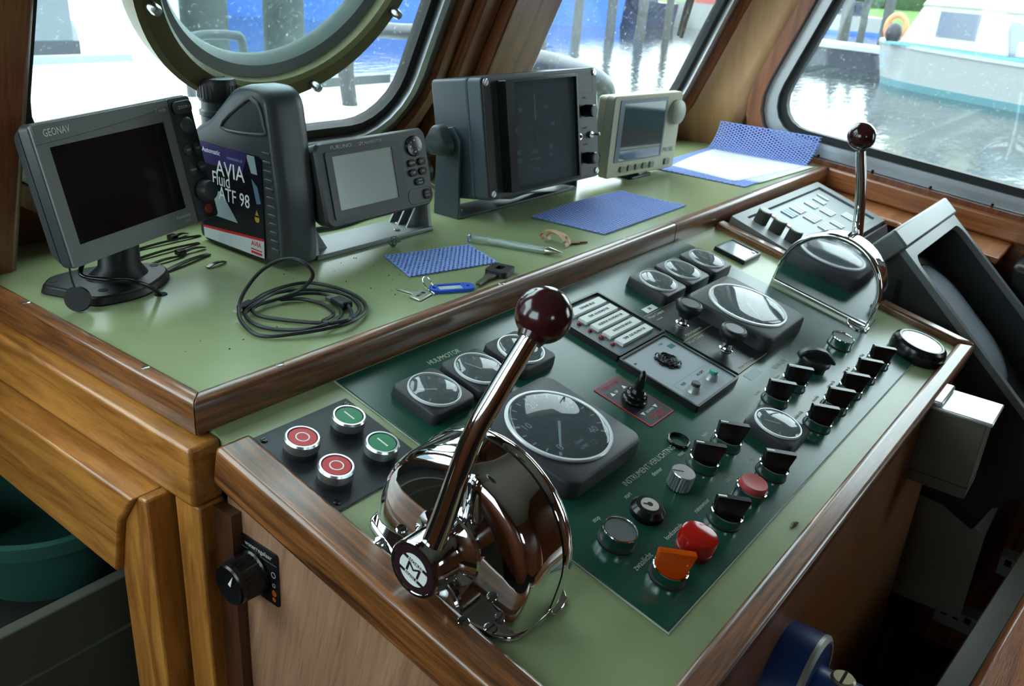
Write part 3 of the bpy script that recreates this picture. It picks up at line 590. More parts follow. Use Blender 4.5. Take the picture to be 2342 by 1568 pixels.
# --- chrome single-lever engine controls
def dprof(k=1.0, lift=0.0, n=26):
    """D outline in (v, w): straight sides and a round top"""
    R = .0735 * k; c = .033; pts = [(-R, lift), (-R, c)]
    pts += [(-R * cos(pi * i / n), c + R * sin(pi * i / n)) for i in range(1, n)]
    return pts + [(R, c), (R, lift)]
def lever(name, label, u0, v0, mir, ball_r, rod, ball):
    t = thing(name, label, 'throttle lever', K(u0, v0, 0), 'chrome engine levers')
    X = -1 if mir else 1     # outward (boss) side is -u for the near lever
    def rg(k, u, lift=0.0): 
        p = [(X * u, -a, w) for a, w in dprof(k, lift)]
        return p if not mir else list(reversed(p))
    hs = B().loft([rg(1.0, .0205), rg(1.0, .006), rg(.998, -.001), rg(.990, -.0065), rg(.972, -.0110), rg(.945, -.0142), rg(.90, -.0165), rg(.83, -.0178), rg(.70, -.0186), rg(.5, -.019)])
    mk('housing', hs, CHROME, t, ang=45)
    mk('seam', B().loft([rg(.992, .0225), rg(.992, .0204)]), DARK, t)
    mk('rim', B().loft([rg(1.012, .0302), rg(1.020, .0285), rg(1.020, .0240), rg(1.004, .0224)]), CHROME, t, ang=45)
    back = B().loft([[(X * .0306, -a, w) for a, w in dprof(.90, .010)], [(X * .0301, -a, w) for a, w in dprof(.90, .010)]] if not mir else [list(reversed([(X * .0306, -a, w) for a, w in dprof(.90, .010)])), list(reversed([(X * .0301, -a, w) for a, w in dprof(.90, .010)]))])
    mk('cover', back, CHROME, t)
    mk('inner_rim', B().tube([(X * .0300, -a, w) for a, w in dprof(.965, .006)], .0040, 10, True), CHROME, t, ang=60)
    # flange with its curved wing
    fo = smooth_path([(.002, .0765, 0), (-.018, .0735, 0), (-.0265, .0485, 0), (-.0345, .015, 0), (-.0370, -.0185, 0), (-.0315, -.0500, 0), (-.018, -.0715, 0), (.002, -.0745, 0)], 5)
    fl = [(X * .026, .0765)] + [(X * p.x, p.y) for p in fo] + [(X * .026, -.0745)]
    f2 = [(x * .985, y * .985) for x, y in fl]
    mk('flange', B().prism(fl if mir else fl, 0, .0060, None, f2), CHROME, t, bevel=.0022, ang=40)
    mk('inner_foot', B().prism([(X * .024, -.0775), (X * .024, -.046), (X * .038, -.047), (X * .046, -.052), (X * .0505, -.060), (X * .050, -.068), (X * .045, -.0745), (X * .036, -.0775)], 0, .004), CHROME, t, bevel=.001)
    for y, x in ((.050, -.030), (-.056, -.025), (-.040, -.036)): screw(t, T(X * x, y, .0060), .0050, CHROME, .0018)
    # boss on the outer side, axis along u
    AX = frame((0, -.001, .036), (0, 1, 0), (0, 0, 1), (1, 0, 0)) if mir else frame((0, -.001, .036), (0, 1, 0), (0, 0, -1), (-1, 0, 0))
    bs = mk('boss', B().lathe([(0, .017), (.0310, .017), (.0290, .0210), (.0245, .0235), (.0212, .0270), (.0200, .0290), (.0215, .0310), (.0218, .0520), (.0208, .0535), (.0188, .0535), (.0182, .0528), (0, .0528)], 48, AX), CHROME, t, ang=30)
    mk('badge', B().lathe([(0, .0526), (.0182, .0526), (.0182, .0532), (0, .0532)], 44, AX), P('badge_brown', (44, 26, 32), .3), bs)
    BD = AX @ T(0, 0, .0532) @ RZ(pi if not mir else 0)
    for y0, y1 in ((.0078, .0126), (-.0048, .0048), (-.0126, -.0078)):
        r = .0127; pts = []
        for k in range(13):
            y = y0 + (y1 - y0) * k / 12; pts.append((math.sqrt(max(r * r - y * y, 0)), y))
        pts += [(-x, y) for x, y in reversed(pts)]
        mk('badge_field', B().prism(pts, 0, .0003, BD @ RZ(rad(-6))), WHITE, bs)
    text('M', .0125, P('badge_ink', (40, 24, 30), .4), bs, BD @ RZ(rad(-6)) @ T(0, -.0002, .0004), sx=1.5)
    text('MORSE', .0034, WHITE, bs, BD @ RZ(rad(-6)) @ T(0, .0063, .0004), sx=1.35); text('SINGLE', .0034, WHITE, bs, BD @ RZ(rad(-6)) @ T(0, -.0064, .0004), sx=1.15)
    loc = [Vector((u - u0, -(v - v0), w)) for u, v, w in rod]
    sp = smooth_path(loc, 6); k = len(sp)
    mk('rod', B().tube(sp, [.0088 - .0028 * i / (k - 1) for i in range(k)], 20), CHROME, t, ang=60)
    bl = Vector((ball[0] - u0, -(ball[1] - v0), ball[2])); d = (bl - loc[-1]).normalized()
    mk('ball_knob', B().ball(tuple(bl), ball_r, 20).lathe([(0, -ball_r * 1.02), (.0085, -ball_r * 1.02), (.0100, -ball_r * .80), (0, -ball_r * .80)], 24, T(*bl) @ d.to_track_quat('Z', 'Y').to_matrix().to_4x4()), P('maroon_bakelite', (58, 22, 26), .18, coat=.6), t, ang=60)
    return t
lever('engine_lever', 'chrome engine lever with maroon ball knob in the foreground', .0480, .2285, False, .0183, [(.006, .2310, .045), (.012, .2310, .075), (.022, .2295, .135), (.033, .2315, .170), (.047, .2340, .205), (.052, .2345, .214)], (.060, .2330, .222))
lever('engine_lever', 'chrome engine lever with maroon ball knob at the far end of the desk', .8680, .2220, True, .0186, [(.912, .2220, .045), (.908, .2210, .075), (.902, .2120, .110), (.892, .1960, .160), (.878, .1790, .205), (.875, .1760, .214)], (.868, .1720, .230))
# ---------------------------------------------------------------- things on the shelf
FP = RX(pi / 2)        # xy shapes turned to stand upright, facing -y
def device(pos, yaw, pit, roll): return T(pos[0], pos[1], pos[2] + ZO) @ RZ(rad(yaw)) @ RX(rad(-pit)) @ RY(rad(roll))
def inv(root, M): return root.matrix_basis.inverted() @ M
# --- chart plotter
cp = thing('chart_plotter', 'grey chart plotter with dark wide screen on a black swivel base', 'display', S(.085, .27))
Mf = inv(cp, device((.1051, .251, .1169), 14.2, 11.2, -2.3))
PG = P('plotter_grey', (104, 107, 105), .42, bump=.08, bscale=2000); PD = P('plotter_dark', (52, 56, 58), .45, bump=.1, bscale=2000)
def up(b_): return b_
mk('rear_case', B().loft([[(x, y, -.046) for x, y in rrect(-.080, .080, -.048, .048, .012)], [(x, y, -.030) for x, y in rrect(-.094, .094, -.062, .062, .010)], [(x, y, -.0145) for x, y in rrect(-.0995, .0995, -.0665, .0665, .008)]], FP), PD, cp, M=Mf, ang=40)
mk('case', B().prism(rrect(-.1, .1, -.0668, .0668, .006), -.0140, 0, FP), PD, cp, M=Mf, bevel=.0018)
plate('bezel', rrect(-.0990, .0670, -.0658, .0658, .003), [rrect(-.0855, .0568, -.0468, .0443, .001)], -.002, .0022, PG, cp, M=Mf @ FP, bevel=.0008)
mk('top_lip', B().prism([(-.0985, .0480), (-.0985, .0655), (.0668, .0655), (.0668, .0590), (.03, .0545), (-.04, .0500)], .0018, .0034, FP), PG, cp, M=Mf, bevel=.0006)
mk('screen', B().prism(rrect(-.0862, .0575, -.0475, .0450, .001), -.001, .0004, FP), P('dead_screen', (12, 12, 16), .08, var=.4, vscale=30), cp, M=Mf)
kp = mk('keypad', B().prism(rrect(.0672, .0995, -.0658, .0658, .004), -.002, .0030, FP), P('keypad_black', (30, 32, 34), .4), cp, M=Mf, bevel=.001)
mk('zoom_rocker', B().prism(rrect(-.0130, .0130, -.0068, .0068, .005), 0, .0032, T(.0845, -.0030, .0552) @ FP), PD, kp, bevel=.001)
text('- ZOOM +', .0046, ENG, kp, T(.0845, -.0064, .0552) @ FP)
mk('cursor_button', B().ball((0, 0, 0), .0095, 12, T(.0858, -.003, .036) @ FP, .5), PD, kp)
for x, z, s in ((.0775, .0112, 'EXIT'), (.0918, .0108, 'ENT'), (.0772, -.0100, 'MENU'), (.0920, -.0095, 'PLOT')):
    mk('key', B().lathe([(0, 0), (.0058, 0), (.0054, .002), (0, .0026)], 20, T(x, -.003, z) @ FP), PD, kp); text(s, .0032, ENG, kp, T(x, -.0057, z) @ FP)
mk('rotary_knob', B().lathe([(0, 0), (.0118, 0), (.0112, .008), (.0098, .0105), (0, .0105)], 28, T(.0868, -.003, -.0350) @ FP), PD, kp); mk('knob_mark', B().box(-.0012, .0012, -.0118, -.0112, -.004, .004, T(.0868, -.0015, -.0350)), ENG, kp)
mk('power_button', B().lathe([(0, 0), (.0052, 0), (.0048, .0018), (0, .0022)], 20, T(.0858, -.003, -.0550) @ FP), P('power_red', (150, 44, 36), .4), kp)
text('GEONAV', .0095, P('logo_silver', (176, 180, 178), .35, .5), cp, Mf @ T(-.0745, -.0036, .0570) @ FP, 'CENTER', sx=.75); text('7 wide', .0055, MATS['logo_silver'], cp, Mf @ T(.0545, -.0036, .0565) @ FP); text('Navionics', .0052, MATS['logo_silver'], cp, Mf @ T(.0485, -.0024, -.0540) @ FP); text('charts', .0034, MATS['logo_silver'], cp, Mf @ T(.0530, -.0024, -.0595) @ FP)
base = [(.0184, .2918), (.0292, .2617), (.0317, .2374), (.0453, .2228), (.0886, .2214), (.1325, .2496), (.1435, .2723), (.137, .292), (.09, .318), (.0417, .318), (.0231, .3037)]
bp_ = [(p.x - .085, p.y - .27) for p in smooth_path([(x, y, 0) for x, y in base], 3, True)]
mk('base_plate', B().prism(bp_, 0, .0095, None, [(x * .95, y * .95) for x, y in bp_]), BLACK, cp, bevel=.002, ang=40)
mk('pedestal', B().loft([[(.004 + .034 * cos(a) , .006 + .026 * sin(a), .008) for a in [2 * pi * i / 32 for i in range(32)]], [(.008 + .022 * cos(a), .006 + .018 * sin(a), .020) for a in [2 * pi * i / 32 for i in range(32)]], [(.012 + .019 * cos(a), .006 + .016 * sin(a), .062) for a in [2 * pi * i / 32 for i in range(32)]]]), BLACK, cp, ang=50)
for x, y in ((-.052, .028), (-.030, -.028), (.048, .008)): mk('screw_hole', B().lathe([(0, .0094), (.0048, .0094), (.0048, .0098), (0, .0098)], 16, T(x, y, 0)), DARK, cp)
mk('cord', B().tube([(p.x - .085, p.y - .27, p.z) for p in smooth_path([(.0520, .262, .052), (.0420, .250, .040), (.0330, .2360, .032), (.0453, .2162, .030), (.0615, .2050, .028), (.0780, .2030, .020), (.0957, .2125, .006), (.1015, .2167, -.004)], 6)], .0023, 10), BLACKG, cp, ang=60)
mk('cord_hole', B().lathe([(0, 0), (.0065, 0), (.0062, .0008), (0, .0008)], 20, T(.1022 - .085, .217 - .27, 0)), DARK, cp)
hc = mk('card_cap', B().lathe([(0, -.0025), (.0115, -.0025), (.0125, 0), (.0115, .0025), (0, .0025)], 28, T(.0215 - .085, .2268 - .27, .0128) @ RZ(rad(-38)) @ RX(rad(75))), BLACK, cp); mk('strap', B().tube([(.0200 - .085, .2345 - .27, .060), (.0208 - .085, .2318 - .27, .03), (.0215 - .085, .2275 - .27, .020)], .0011, 8), BLACK, hc)
# --- oil can
oc = thing('oil_can', 'dark grey plastic oil can with screw cap and transmission oil label', 'oil can', S(.2665, .27))
CAN = P('can_plastic', (60, 64, 68), .36, bump=.12, bscale=900)
side = [(.3500, .004), (.3530, .020), (.3520, .110), (.3500, .136), (.3180, .153), (.3000, .1674), (.2789, .1851), (.2661, .1940), (.2450, .1995), (.2250, .1978), (.2120, .1890), (.2075, .170), (.2040, .1476), (.1990, .110), (.1950, .0846), (.1925, .030), (.1930, .004)]
sp = smooth_path([(y, z, 0) for y, z in side], 3, False); oy, oz = .272, .08
def canring(x, k, lift=0): return [(x, oy + (p.x - oy) * k - .27, max(0, oz + (p.y - oz) * k + lift)) for p in sp]
xs = [(-.0265, .90), (-.0262, .945), (-.0225, .985), (-.012, 1.0), (.012, 1.0), (.0225, .985), (.0262, .945), (.0265, .90)]
body = mk('body', B().loft([canring(x, k) for x, k in xs]), CAN, oc, ang=60)
# raised rim round the handle recess, and a flat dark patch painting its shade
rec = [(.2920, .1475), (.2440, .1830), (.2300, .1845), (.2200, .178), (.2150, .160), (.2180, .1500)]
rp = [(p.x, p.y) for p in smooth_path([(y, z, 0) for y, z in rec], 4, True)]
SX = frame((-.0268, -.27, 0), (0, 1, 0), (0, 0, 1), (1, 0, 0))
mk('recess_shade_patch', B().prism([(y, z) for y, z in rp], -.0002, .0004, SX), P('recess_shadow', (28, 30, 32), .6), oc)
mk('recess_rim', B().tube([SX @ Vector((y, z, -.0004)) for y, z in rp], .0022, 8, True), CAN, oc, ang=60)
LB = P('label_black', (20, 20, 30), .25); lab = plate('label', rrect(.2215, .3395, .006, .1250, .006), [], 0, .0007, LB, oc, M=frame((-.0276, -.27 + .561, 0), (0, -1, 0), (0, 0, 1), (-1, 0, 0)))
def lt(y): return .561 - y      # label x runs from the far edge towards the viewer
LM = T(0, 0, .0008)
mk('purple_band', B().prism([(lt(.3395), .1010), (lt(.3395), .1245), (lt(.2450), .1245), (lt(.2560), .1010)], .0006, .0008), P('label_purple', (52, 42, 92), .3), lab)
mk('white_band', B().prism([(lt(.3385), .008), (lt(.2235), .008), (lt(.2225), .0285), (lt(.3390), .0205)], .0006, .0008), P('label_white', (196, 204, 208), .35), lab)
mk('red_band', B().prism([(lt(.3390), .0205), (lt(.2222), .0285), (lt(.2222), .0315), (lt(.3392), .0232)], .0006, .0009), P('label_red', (206, 38, 42), .35), lab)
mk('silver_shape', B().prism([(lt(.3180), .068), (lt(.2990), .072), (lt(.2700), .040), (lt(.3180), .040)], .0006, .0008), P('label_silver', (150, 166, 172), .3), lab)
mk('silver_shape', B().prism([(lt(.2480), .1240), (lt(.2330), .1240), (lt(.2290), .104), (lt(.2400), .104)], .0006, .0008), MATS['label_silver'], lab)
mk('silver_shape', B().prism([(lt(.2400), .098), (lt(.2300), .090), (lt(.2250), .072), (lt(.2330), .070)], .0006, .0008), P('label_steel_blue', (92, 120, 140), .3), lab)
text('Automatic', .0082, WHITE, lab, T(lt(.3130), .1165, .0009)); text('transmission oil', .0056, P('label_lilac', (140, 136, 170), .4), lab, T(lt(.2690), .1145, .0009), sx=.8)
text('AVIA', .0250, WHITE, lab, T(lt(.2790), .0985, .0010), sx=.98, ext=.0002); text('Fluid', .0225, WHITE, lab, T(lt(.2970), .0855, .0010), sx=.80); text('ATF 98', .0225, WHITE, lab, T(lt(.2740), .0690, .0010), sx=.86)
text('AVIA', .0085, MATS['label_red'], lab, T(lt(.2370), .0220, .0010)); mk('red_bar', B().box(lt(.2470), lt(.2270), .0100, .0130, .0008, .0010), MATS['label_red'], lab); mk('red_bar', B().box(lt(.2470), lt(.2270), .0145, .0160, .0008, .0010), MATS['label_red'], lab)
mk('gold_drop', B().lathe([(0, 0), (.0042, 0), (.0042, .0002), (0, .0002)], 20, T(lt(.2330), .0530, .0008)).prism([(-.0036, .002), (.0036, .002), (0, .0105)], 0, .0002, T(lt(.2330), .0530, .0008)), P('label_gold', (186, 146, 66), .3), lab)
for k in range(12):
    z = .020 + k * .0098; y = .2045 + (z - .02) * .0900
    mk('grip_rib', B().box(-.0280, -.0200, y - .27 - .0070, y - .27 + .0070, z, z + .0042, ), CAN, oc, bevel=.0012)
cap = mk('cap', B().lathe([(0, .1690), (.0210, .1690), (.0222, .1720), (.0222, .1905), (.0205, .1945), (.0190, .1950), (0, .1950)], 40, T(0, .3345 - .27, 0)), BLACK, oc, ang=30)
for k in range(30):
    a = 2 * pi * k / 30; mk('cap_rib', B().box(.0217, .0228, -.0011, .0011, .173, .188, T(0, .3345 - .27, 0) @ RZ(a)), BLACK, cap)
mk('tear_tab', B().prism([(-.004, -.001), (.008, -.002), (.007, .002), (-.003, .003)], .1950, .1962, T(.002, .3345 - .27, 0)), P('tab_grey', (120, 126, 124), .5), cap)
mk('neck', B().lathe([(0, .120), (.0200, .120), (.0203, .152), (.0220, .153), (.0220, .158), (.0195, .160), (.0193, .170), (0, .170)], 36, T(0, .3345 - .27, 0)), CAN, oc, ang=30)
# --- GPS navigator on its bracket
gp = thing('gps_navigator', 'dark grey satellite navigator with pale blank screen on a silver bracket', 'display', S(.395, .225))
Mf = inv(gp, device((.3874, .190, .0906), 1.8, 13.0, -.3))
GC = P('gps_case', (50, 53, 54), .42, bump=.1, bscale=2000)
mk('case', B().loft([[(x, y, -.062) for x, y in rrect(-.074, .074, -.036, .036, .012)], [(x, y, -.024) for x, y in rrect(-.090, .090, -.047, .047, .012)], [(x, y, -.0035) for x, y in rrect(-.0942, .0942, -.0492, .0492, .011)], [(x, y, 0) for x, y in rrect(-.0918, .0918, -.0468, .0468, .010)]], FP), GC, gp, M=Mf, ang=45)
plate('bezel', rrect(-.0815, .0440, -.0400, .0375, .003), [rrect(-.0712, .0278, -.0305, .0318, .001)], 0, .0014, P('gps_bezel', (34, 36, 37), .35), gp, M=Mf @ FP, bevel=.0008)
mk('screen', B().prism(rrect(-.0715, .0281, -.0308, .0321, .001), 0, .0004, FP), P('lcd_grey', (184, 192, 188), .16, var=.12, vscale=18), gp, M=Mf)
pd = mk('cursor_pad', B().lathe([(0, 0), (.0150, 0), (.0142, .0022), (.0128, .0026), (0, .0020)], 32, T(.0690, 0, .0278) @ FP @ Matrix.Diagonal((1, .88, 1, 1))), BLACKG, gp, M=Mf, ang=25)
for k in range(8):
    a = k * pi / 4; mk('arrow', B().prism([(-.0014, .0072), (.0014, .0072), (0, .0102)] if k % 2 == 0 else [(-.0004, .0072), (.0004, .0072), (.0004, .0100), (-.0004, .0100)], .0024, .0027, T(.0690, 0, .0278) @ FP @ Matrix.Diagonal((1, .88, 1, 1)) @ RZ(a)), WHITE, pd)
for x, z, s in ((.0600, .0075, 'MENU'), (.0785, .0075, 'ENT'), (.0600, -.0048, 'DISP'), (.0788, -.0048, 'EVT')):
    q = mk('key', B().prism(rrect(-.0070, .0070, -.0046, .0046, .0044), 0, .0022, T(x, 0, z) @ FP), BLACKG, gp, M=Mf, bevel=.0007); text(s, .0040, ENG, q, T(x, -.0024, z) @ FP, sx=.9)
q = mk('key', B().prism(rrect(-.0088, .0088, -.0046, .0046, .0044), 0, .0022, T(.0702, 0, -.0170) @ FP), BLACKG, gp, M=Mf, bevel=.0007); text('WPT', .0034, ENG, q, T(.0702, -.0024, -.0152) @ FP); text('MOB', .0034, ENG, q, T(.0702, -.0024, -.0188) @ FP)
plate('key_frame', rrect(.0460, .0905, -.0445, -.0250, .007), [rrect(.0463, .0902, -.0442, -.0253, .0068)], 0, .0004, BLACKG, gp, M=Mf @ FP)
q = mk('key', B().prism(rrect(-.0064, .0064, -.0066, .0066, .005), 0, .0022, T(.0805, 0, -.0345) @ FP), BLACKG, gp, M=Mf, bevel=.0007); text('DIM', .0034, ENG, q, T(.0805, -.0024, -.0325) @ FP); text('PWR', .0034, ENG, q, T(.0805, -.0024, -.0365) @ FP)
text('FURUNO', .0062, P('logo_grey', (196, 200, 198), .5), gp, Mf @ T(-.0540, -.0003, .0415) @ FP, sx=1.35); text('GPS NAVIGATOR', .0052, MATS['logo_grey'], gp, Mf @ T(-.0060, -.0003, .0412) @ FP)
BK = P('bracket_grey', (134, 138, 138), .4, .35, var=.15, vscale=30)
mk('bracket_base', B().box(-.1005, .1020, -.0280, .0330, 0, .0055), BK, gp, bevel=.001)
for sx in (-1, 1):
    a = mk('bracket_arm', B().prism([(-.026, .005), (.033, .005), (.012, .085), (-.012, .085)], -.003, .003, T(sx * .0985, 0, 0) @ Matrix(((0, 0, 1, 0), (1, 0, 0, 0), (0, 1, 0, 0), (0, 0, 0, 1)))), BK, gp, bevel=.0008)
    for k in range(3): mk('rib', B().prism([(0, .0055), (-sx * .026, .0055), (0, .045)], -.0012, .0012, T(sx * .0955, -.008 + k * .016, 0) @ RX(pi / 2)), BK, a)
    mk('mount_knob', B().lathe([(0, 0), (.015, 0), (.015, .012), (.012, .015), (0, .015)], 24, T(sx * .1015, 0, .0750) @ RY(sx * pi / 2)), BLACK, gp)
for x, y in ((-.085, -.012), (.075, .012), (.050, -.01)): screw(gp, T(x, y, .0055), .0045, SCREW, .002)
# --- echo sounder dial box on its stirrup
es = thing('dial_indicator', 'large slate grey box with round dial, knobs and toggle on a stirrup bracket', 'indicator', S(.717, .233))
Mf = inv(es, device((.7058, .1705, .1181), -3.8, 8.8, -1.0))
SL_ = P('slate_paint', (62, 70, 78), .42, bump=.1, bscale=1500); FC = P('indicator_face', (60, 60, 62), .45, bump=.08, bscale=1800)
mk('case', B().prism(rrect(-.1305, .1305, -.0828, .0828, .006), -.0975, -.0265, FP), SL_, es, M=Mf, bevel=.004, seg=3)
mk('front_case', B().prism(rrect(-.1310, .1310, -.0832, .0832, .008), -.0258, -.0010, FP), SL_, es, M=Mf, bevel=.0015)
mk('face', B().prism(rrect(-.1280, .1280, -.0802, .0802, .008), -.002, .0010, FP), FC, es, M=Mf, bevel=.0005)
plate('window_frame', rrect(-.1010, .0600, -.0755, .0770, .002), [rrect(-.0850, .0560, -.0715, .0735, .001)], 0, .0180, BLACKG, es, M=Mf @ FP, bevel=.0012)
mk('dial_back', B().prism(rrect(-.0855, .0565, -.0720, .0740, .001), .0008, .0030, FP), P('dial_slate', (84, 94, 102), .5), es, M=Mf)
dl = mk('dial_disc', B().lathe([(0, .0030), (.0560, .0030), (.0560, .0036), (0, .0036)], 56, T(-.0250, 0, .0000) @ FP), P('dial_disc_slate', (64, 70, 76), .5), es, M=Mf)
mk('hub_disc', B().lathe([(0, .0040), (.0165, .0040), (.0165, .0065), (0, .0065)], 40, T(-.0150, 0, -.0012) @ FP), BLACK, dl, ang=30); mk('hub_pin', B().lathe([(0, .0060), (.0045, .0060), (.0040, .0095), (0, .0095)], 20, T(-.0150, 0, -.0012) @ FP), BLACKG, dl)
DM = P('dial_print', (206, 212, 212), .5)
mk('pointer', B().box(-.0011, .0011, -.0056, -.0052, .018, .053, T(-.0275, 0, 0)), P('pointer_cream', (226, 222, 196), .5), dl)
for x, z, s in ((-.0573, .0338, '80'), (-.0013, .0345, '10'), (.0133, .0089, '20'), (.0075, -.0235, '30'), (.0060, -.0350, '40'), (-.0655, -.0239, '60'), (-.0650, -.0360, '50'), (-.0708, .0077, '70')): text(s, .0090, DM, dl, T(x, -.0038, z) @ FP, name='numeral')
text('FEET', .0070, DM, dl, T(-.0300, -.0038, -.0267) @ FP); text('ELECTRONIC', .0042, DM, dl, T(-.0297, -.0038, -.0369) @ FP); text('SOUNDER AND DEPTH ALARM', .0040, DM, dl, T(-.0273, -.0038, -.0450) @ FP, sx=.8); text('METRES', .0045, DM, dl, T(-.0268, -.0038, -.0515) @ FP)
mk('window_glass', B().prism(rrect(-.0855, .0565, -.0720, .0740, .001), .0125, .0128, FP), glass('indicator_glass', tint=(200, 212, 220), dust=.06, dscale=500, ior=1.3, smear_or_sheen=.17), es, M=Mf)  # grey film paints a mild reflection haze into the glass colour
for x, z in ((-.1225, .0758), (.1225, .0762), (-.1218, -.0740), (.1218, -.0735)): screw(es, Mf @ T(x, -.001, z) @ FP @ RZ(rad(50)), .0052, STEEL, .002)
for z in (.0210, -.0500): 
    kn = mk('knob', B().lathe([(0, 0), (.0085, 0), (.0082, .004), (.0098, .0045), (.0092, .020), (.0085, .0215), (0, .0215)], 10, T(.0930, -.001, z) @ FP), BLACKG, es, M=Mf, ang=20); mk('knob_cap', B().lathe([(0, .0214), (.0070, .0214), (.0066, .0222), (0, .0222)], 20, T(.0930, -.001, z) @ FP), CHARCOAL, kn)
mk('lamp', B().lathe([(0, 0), (.0052, 0), (.0050, .003), (0, .003)], 20, T(.0795, -.001, -.0165) @ FP), STEEL, es, M=Mf); mk('lamp_lens', B().ball((.0795, -.0045, -.0165), .0026, 8), P('lamp_red', (150, 30, 30), .3), es, M=Mf)
tg = mk('toggle', B().lathe([(0, 0), (.0055, 0), (.0050, .004), (.0030, .0045), (0, .0045)], 16, T(.1075, -.001, -.0165) @ FP), STEEL, es, M=Mf); mk('toggle_bat', B().tube([(.1075, -.004, -.0165), (.1095, -.012, -.0160), (.1110, -.0175, -.0155)], [.0013, .0016, .0024], 10), CHROME, tg)
plate('printed_box', rrect(.0700, .1180, .0460, .0720, .003), [rrect(.0705, .1175, .0465, .0715, .0026)], .001, .0012, P('print_rust', (110, 72, 60), .5), es, M=Mf @ FP)
for z, s in ((.0400, 'GAIN'), (-.0050, 'ALARM'), (-.0300, 'ON OFF')): text(s, .0038, MATS['print_rust'], es, Mf @ T(.0950, -.0012, z) @ FP)
mk('stirrup_base', B().box(-.1530, .1530, -.0225, .0245, 0, .0040), SL_, es, bevel=.001)
for sx in (-1, 1):
    mk('stirrup_arm', B().prism([(-.0225, .001), (.0245, .001), (.0235, .100), (.016, .122), (-.006, .128), (-.0195, .112)], -.0022, .0022, T(sx * .1510, 0, 0) @ Matrix(((0, 0, 1, 0), (1, 0, 0, 0), (0, 1, 0, 0), (0, 0, 0, 1)))), SL_, es, bevel=.001)
    lob = [(.0205 * (1 + .13 * cos(3 * 2 * pi * i / 36)) * cos(2 * pi * i / 36), .0205 * (1 + .13 * cos(3 * 2 * pi * i / 36)) * sin(2 * pi * i / 36)) for i in range(36)]
    mk('clamp_knob', B().loft([[(x * .55, y * .55, .002) for x, y in lob], [(x * .7, y * .7, .007) for x, y in lob], [(x, y, .010) for x, y in lob], [(x, y, .024) for x, y in lob], [(x * .85, y * .85, .0275) for x, y in lob]], T(sx * .1525, .003, .108) @ RY(sx * pi / 2)), CHARCOAL, es, ang=50)
for x in (-.125, .125): screw(es, T(x, 0, .004), .0050, SCREW, .002)
# --- beige instrument display
pr = thing('beige_display', 'cream coloured marine display with bluish screen and row of keys', 'display', S(1.045, .205))
Mf = inv(pr, device((1.0316, .1803, .0802), -4.6, -.7, .5))
BE = P('cream_plastic', (176, 174, 152), .42, bump=.06, bscale=1500)
mk('rear_case', B().prism(rrect(-.1040, .1040, -.0670, .0670, .008), -.0366, -.0175, FP), BE, pr, M=Mf, bevel=.003)
mk('case', B().loft([[(x, y, -.0165) for x, y in rrect(-.1068, .1068, -.0692, .0692, .007)], [(x, y, -.002) for x, y in rrect(-.1068, .1068, -.0692, .0692, .007)], [(x, y, 0) for x, y in rrect(-.1050, .1050, -.0674, .0674, .006)]], FP), BE, pr, M=Mf, ang=40)
mk('seam', B().prism(rrect(-.1030, .1030, -.0660, .0660, .008), -.0180, -.0160, FP), DARK, pr, M=Mf)
plate('screen_surround', rrect(-.0887, .0570, -.0431, .0622, .002), [rrect(-.0760, .0520, -.0410, .0560, .001)], 0, .0010, P('surround_blue_grey', (92, 104, 118), .3), pr, M=Mf @ FP)
mk('screen', B().prism(rrect(-.0765, .0525, -.0415, .0565, .001), 0, .0005, FP), P('teal_screen', (56, 78, 84), .05, coat=1.0), pr, M=Mf)
for i in range(5): mk('key', B().prism(rrect(-.0065, .0065, -.0052, .0052, .002), 0, .0030, T(-.0622 + i * .0230, 0, -.0556) @ FP), P('key_grey', (120, 122, 112), .45), pr, M=Mf, bevel=.0008)
mk('key', B().prism(rrect(-.0080, .0080, -.0055, .0055, .002), 0, .0030, T(.0800, 0, -.0550) @ FP), MATS['key_grey'], pr, M=Mf, bevel=.0008)
mk('dial_knob', B().lathe([(0, 0), (.0225, 0), (.0215, .008), (.0180, .0105), (0, .0115)], 40, T(.0880, 0, .0340) @ FP), P('knob_cream', (150, 152, 138), .4), pr, M=Mf, ang=40)
text('PROBE', .0125, P('probe_teal', (70, 122, 110), .5), pr, Mf @ T(.0795, -.0002, -.0335) @ FP, sx=.95)
mk('stand_foot', B().prism(rrect(-.035, .040, -.018, .030, .006), 0, .0042), BLACK, pr, bevel=.001)
mk('stand_arm', B().box(-.012, .014, -.006, .016, .004, .060), BLACK, pr, bevel=.002)
for sx in (-1, 1): mk('clamp_knob', B().lathe([(0, 0), (.022, 0), (.0225, .004), (.021, .014), (.017, .017), (0, .017)], 28, T(sx * .1030, .022, .040) @ RY(sx * pi / 2)), P('taupe_plastic', (104, 94, 80), .45), pr, ang=40)
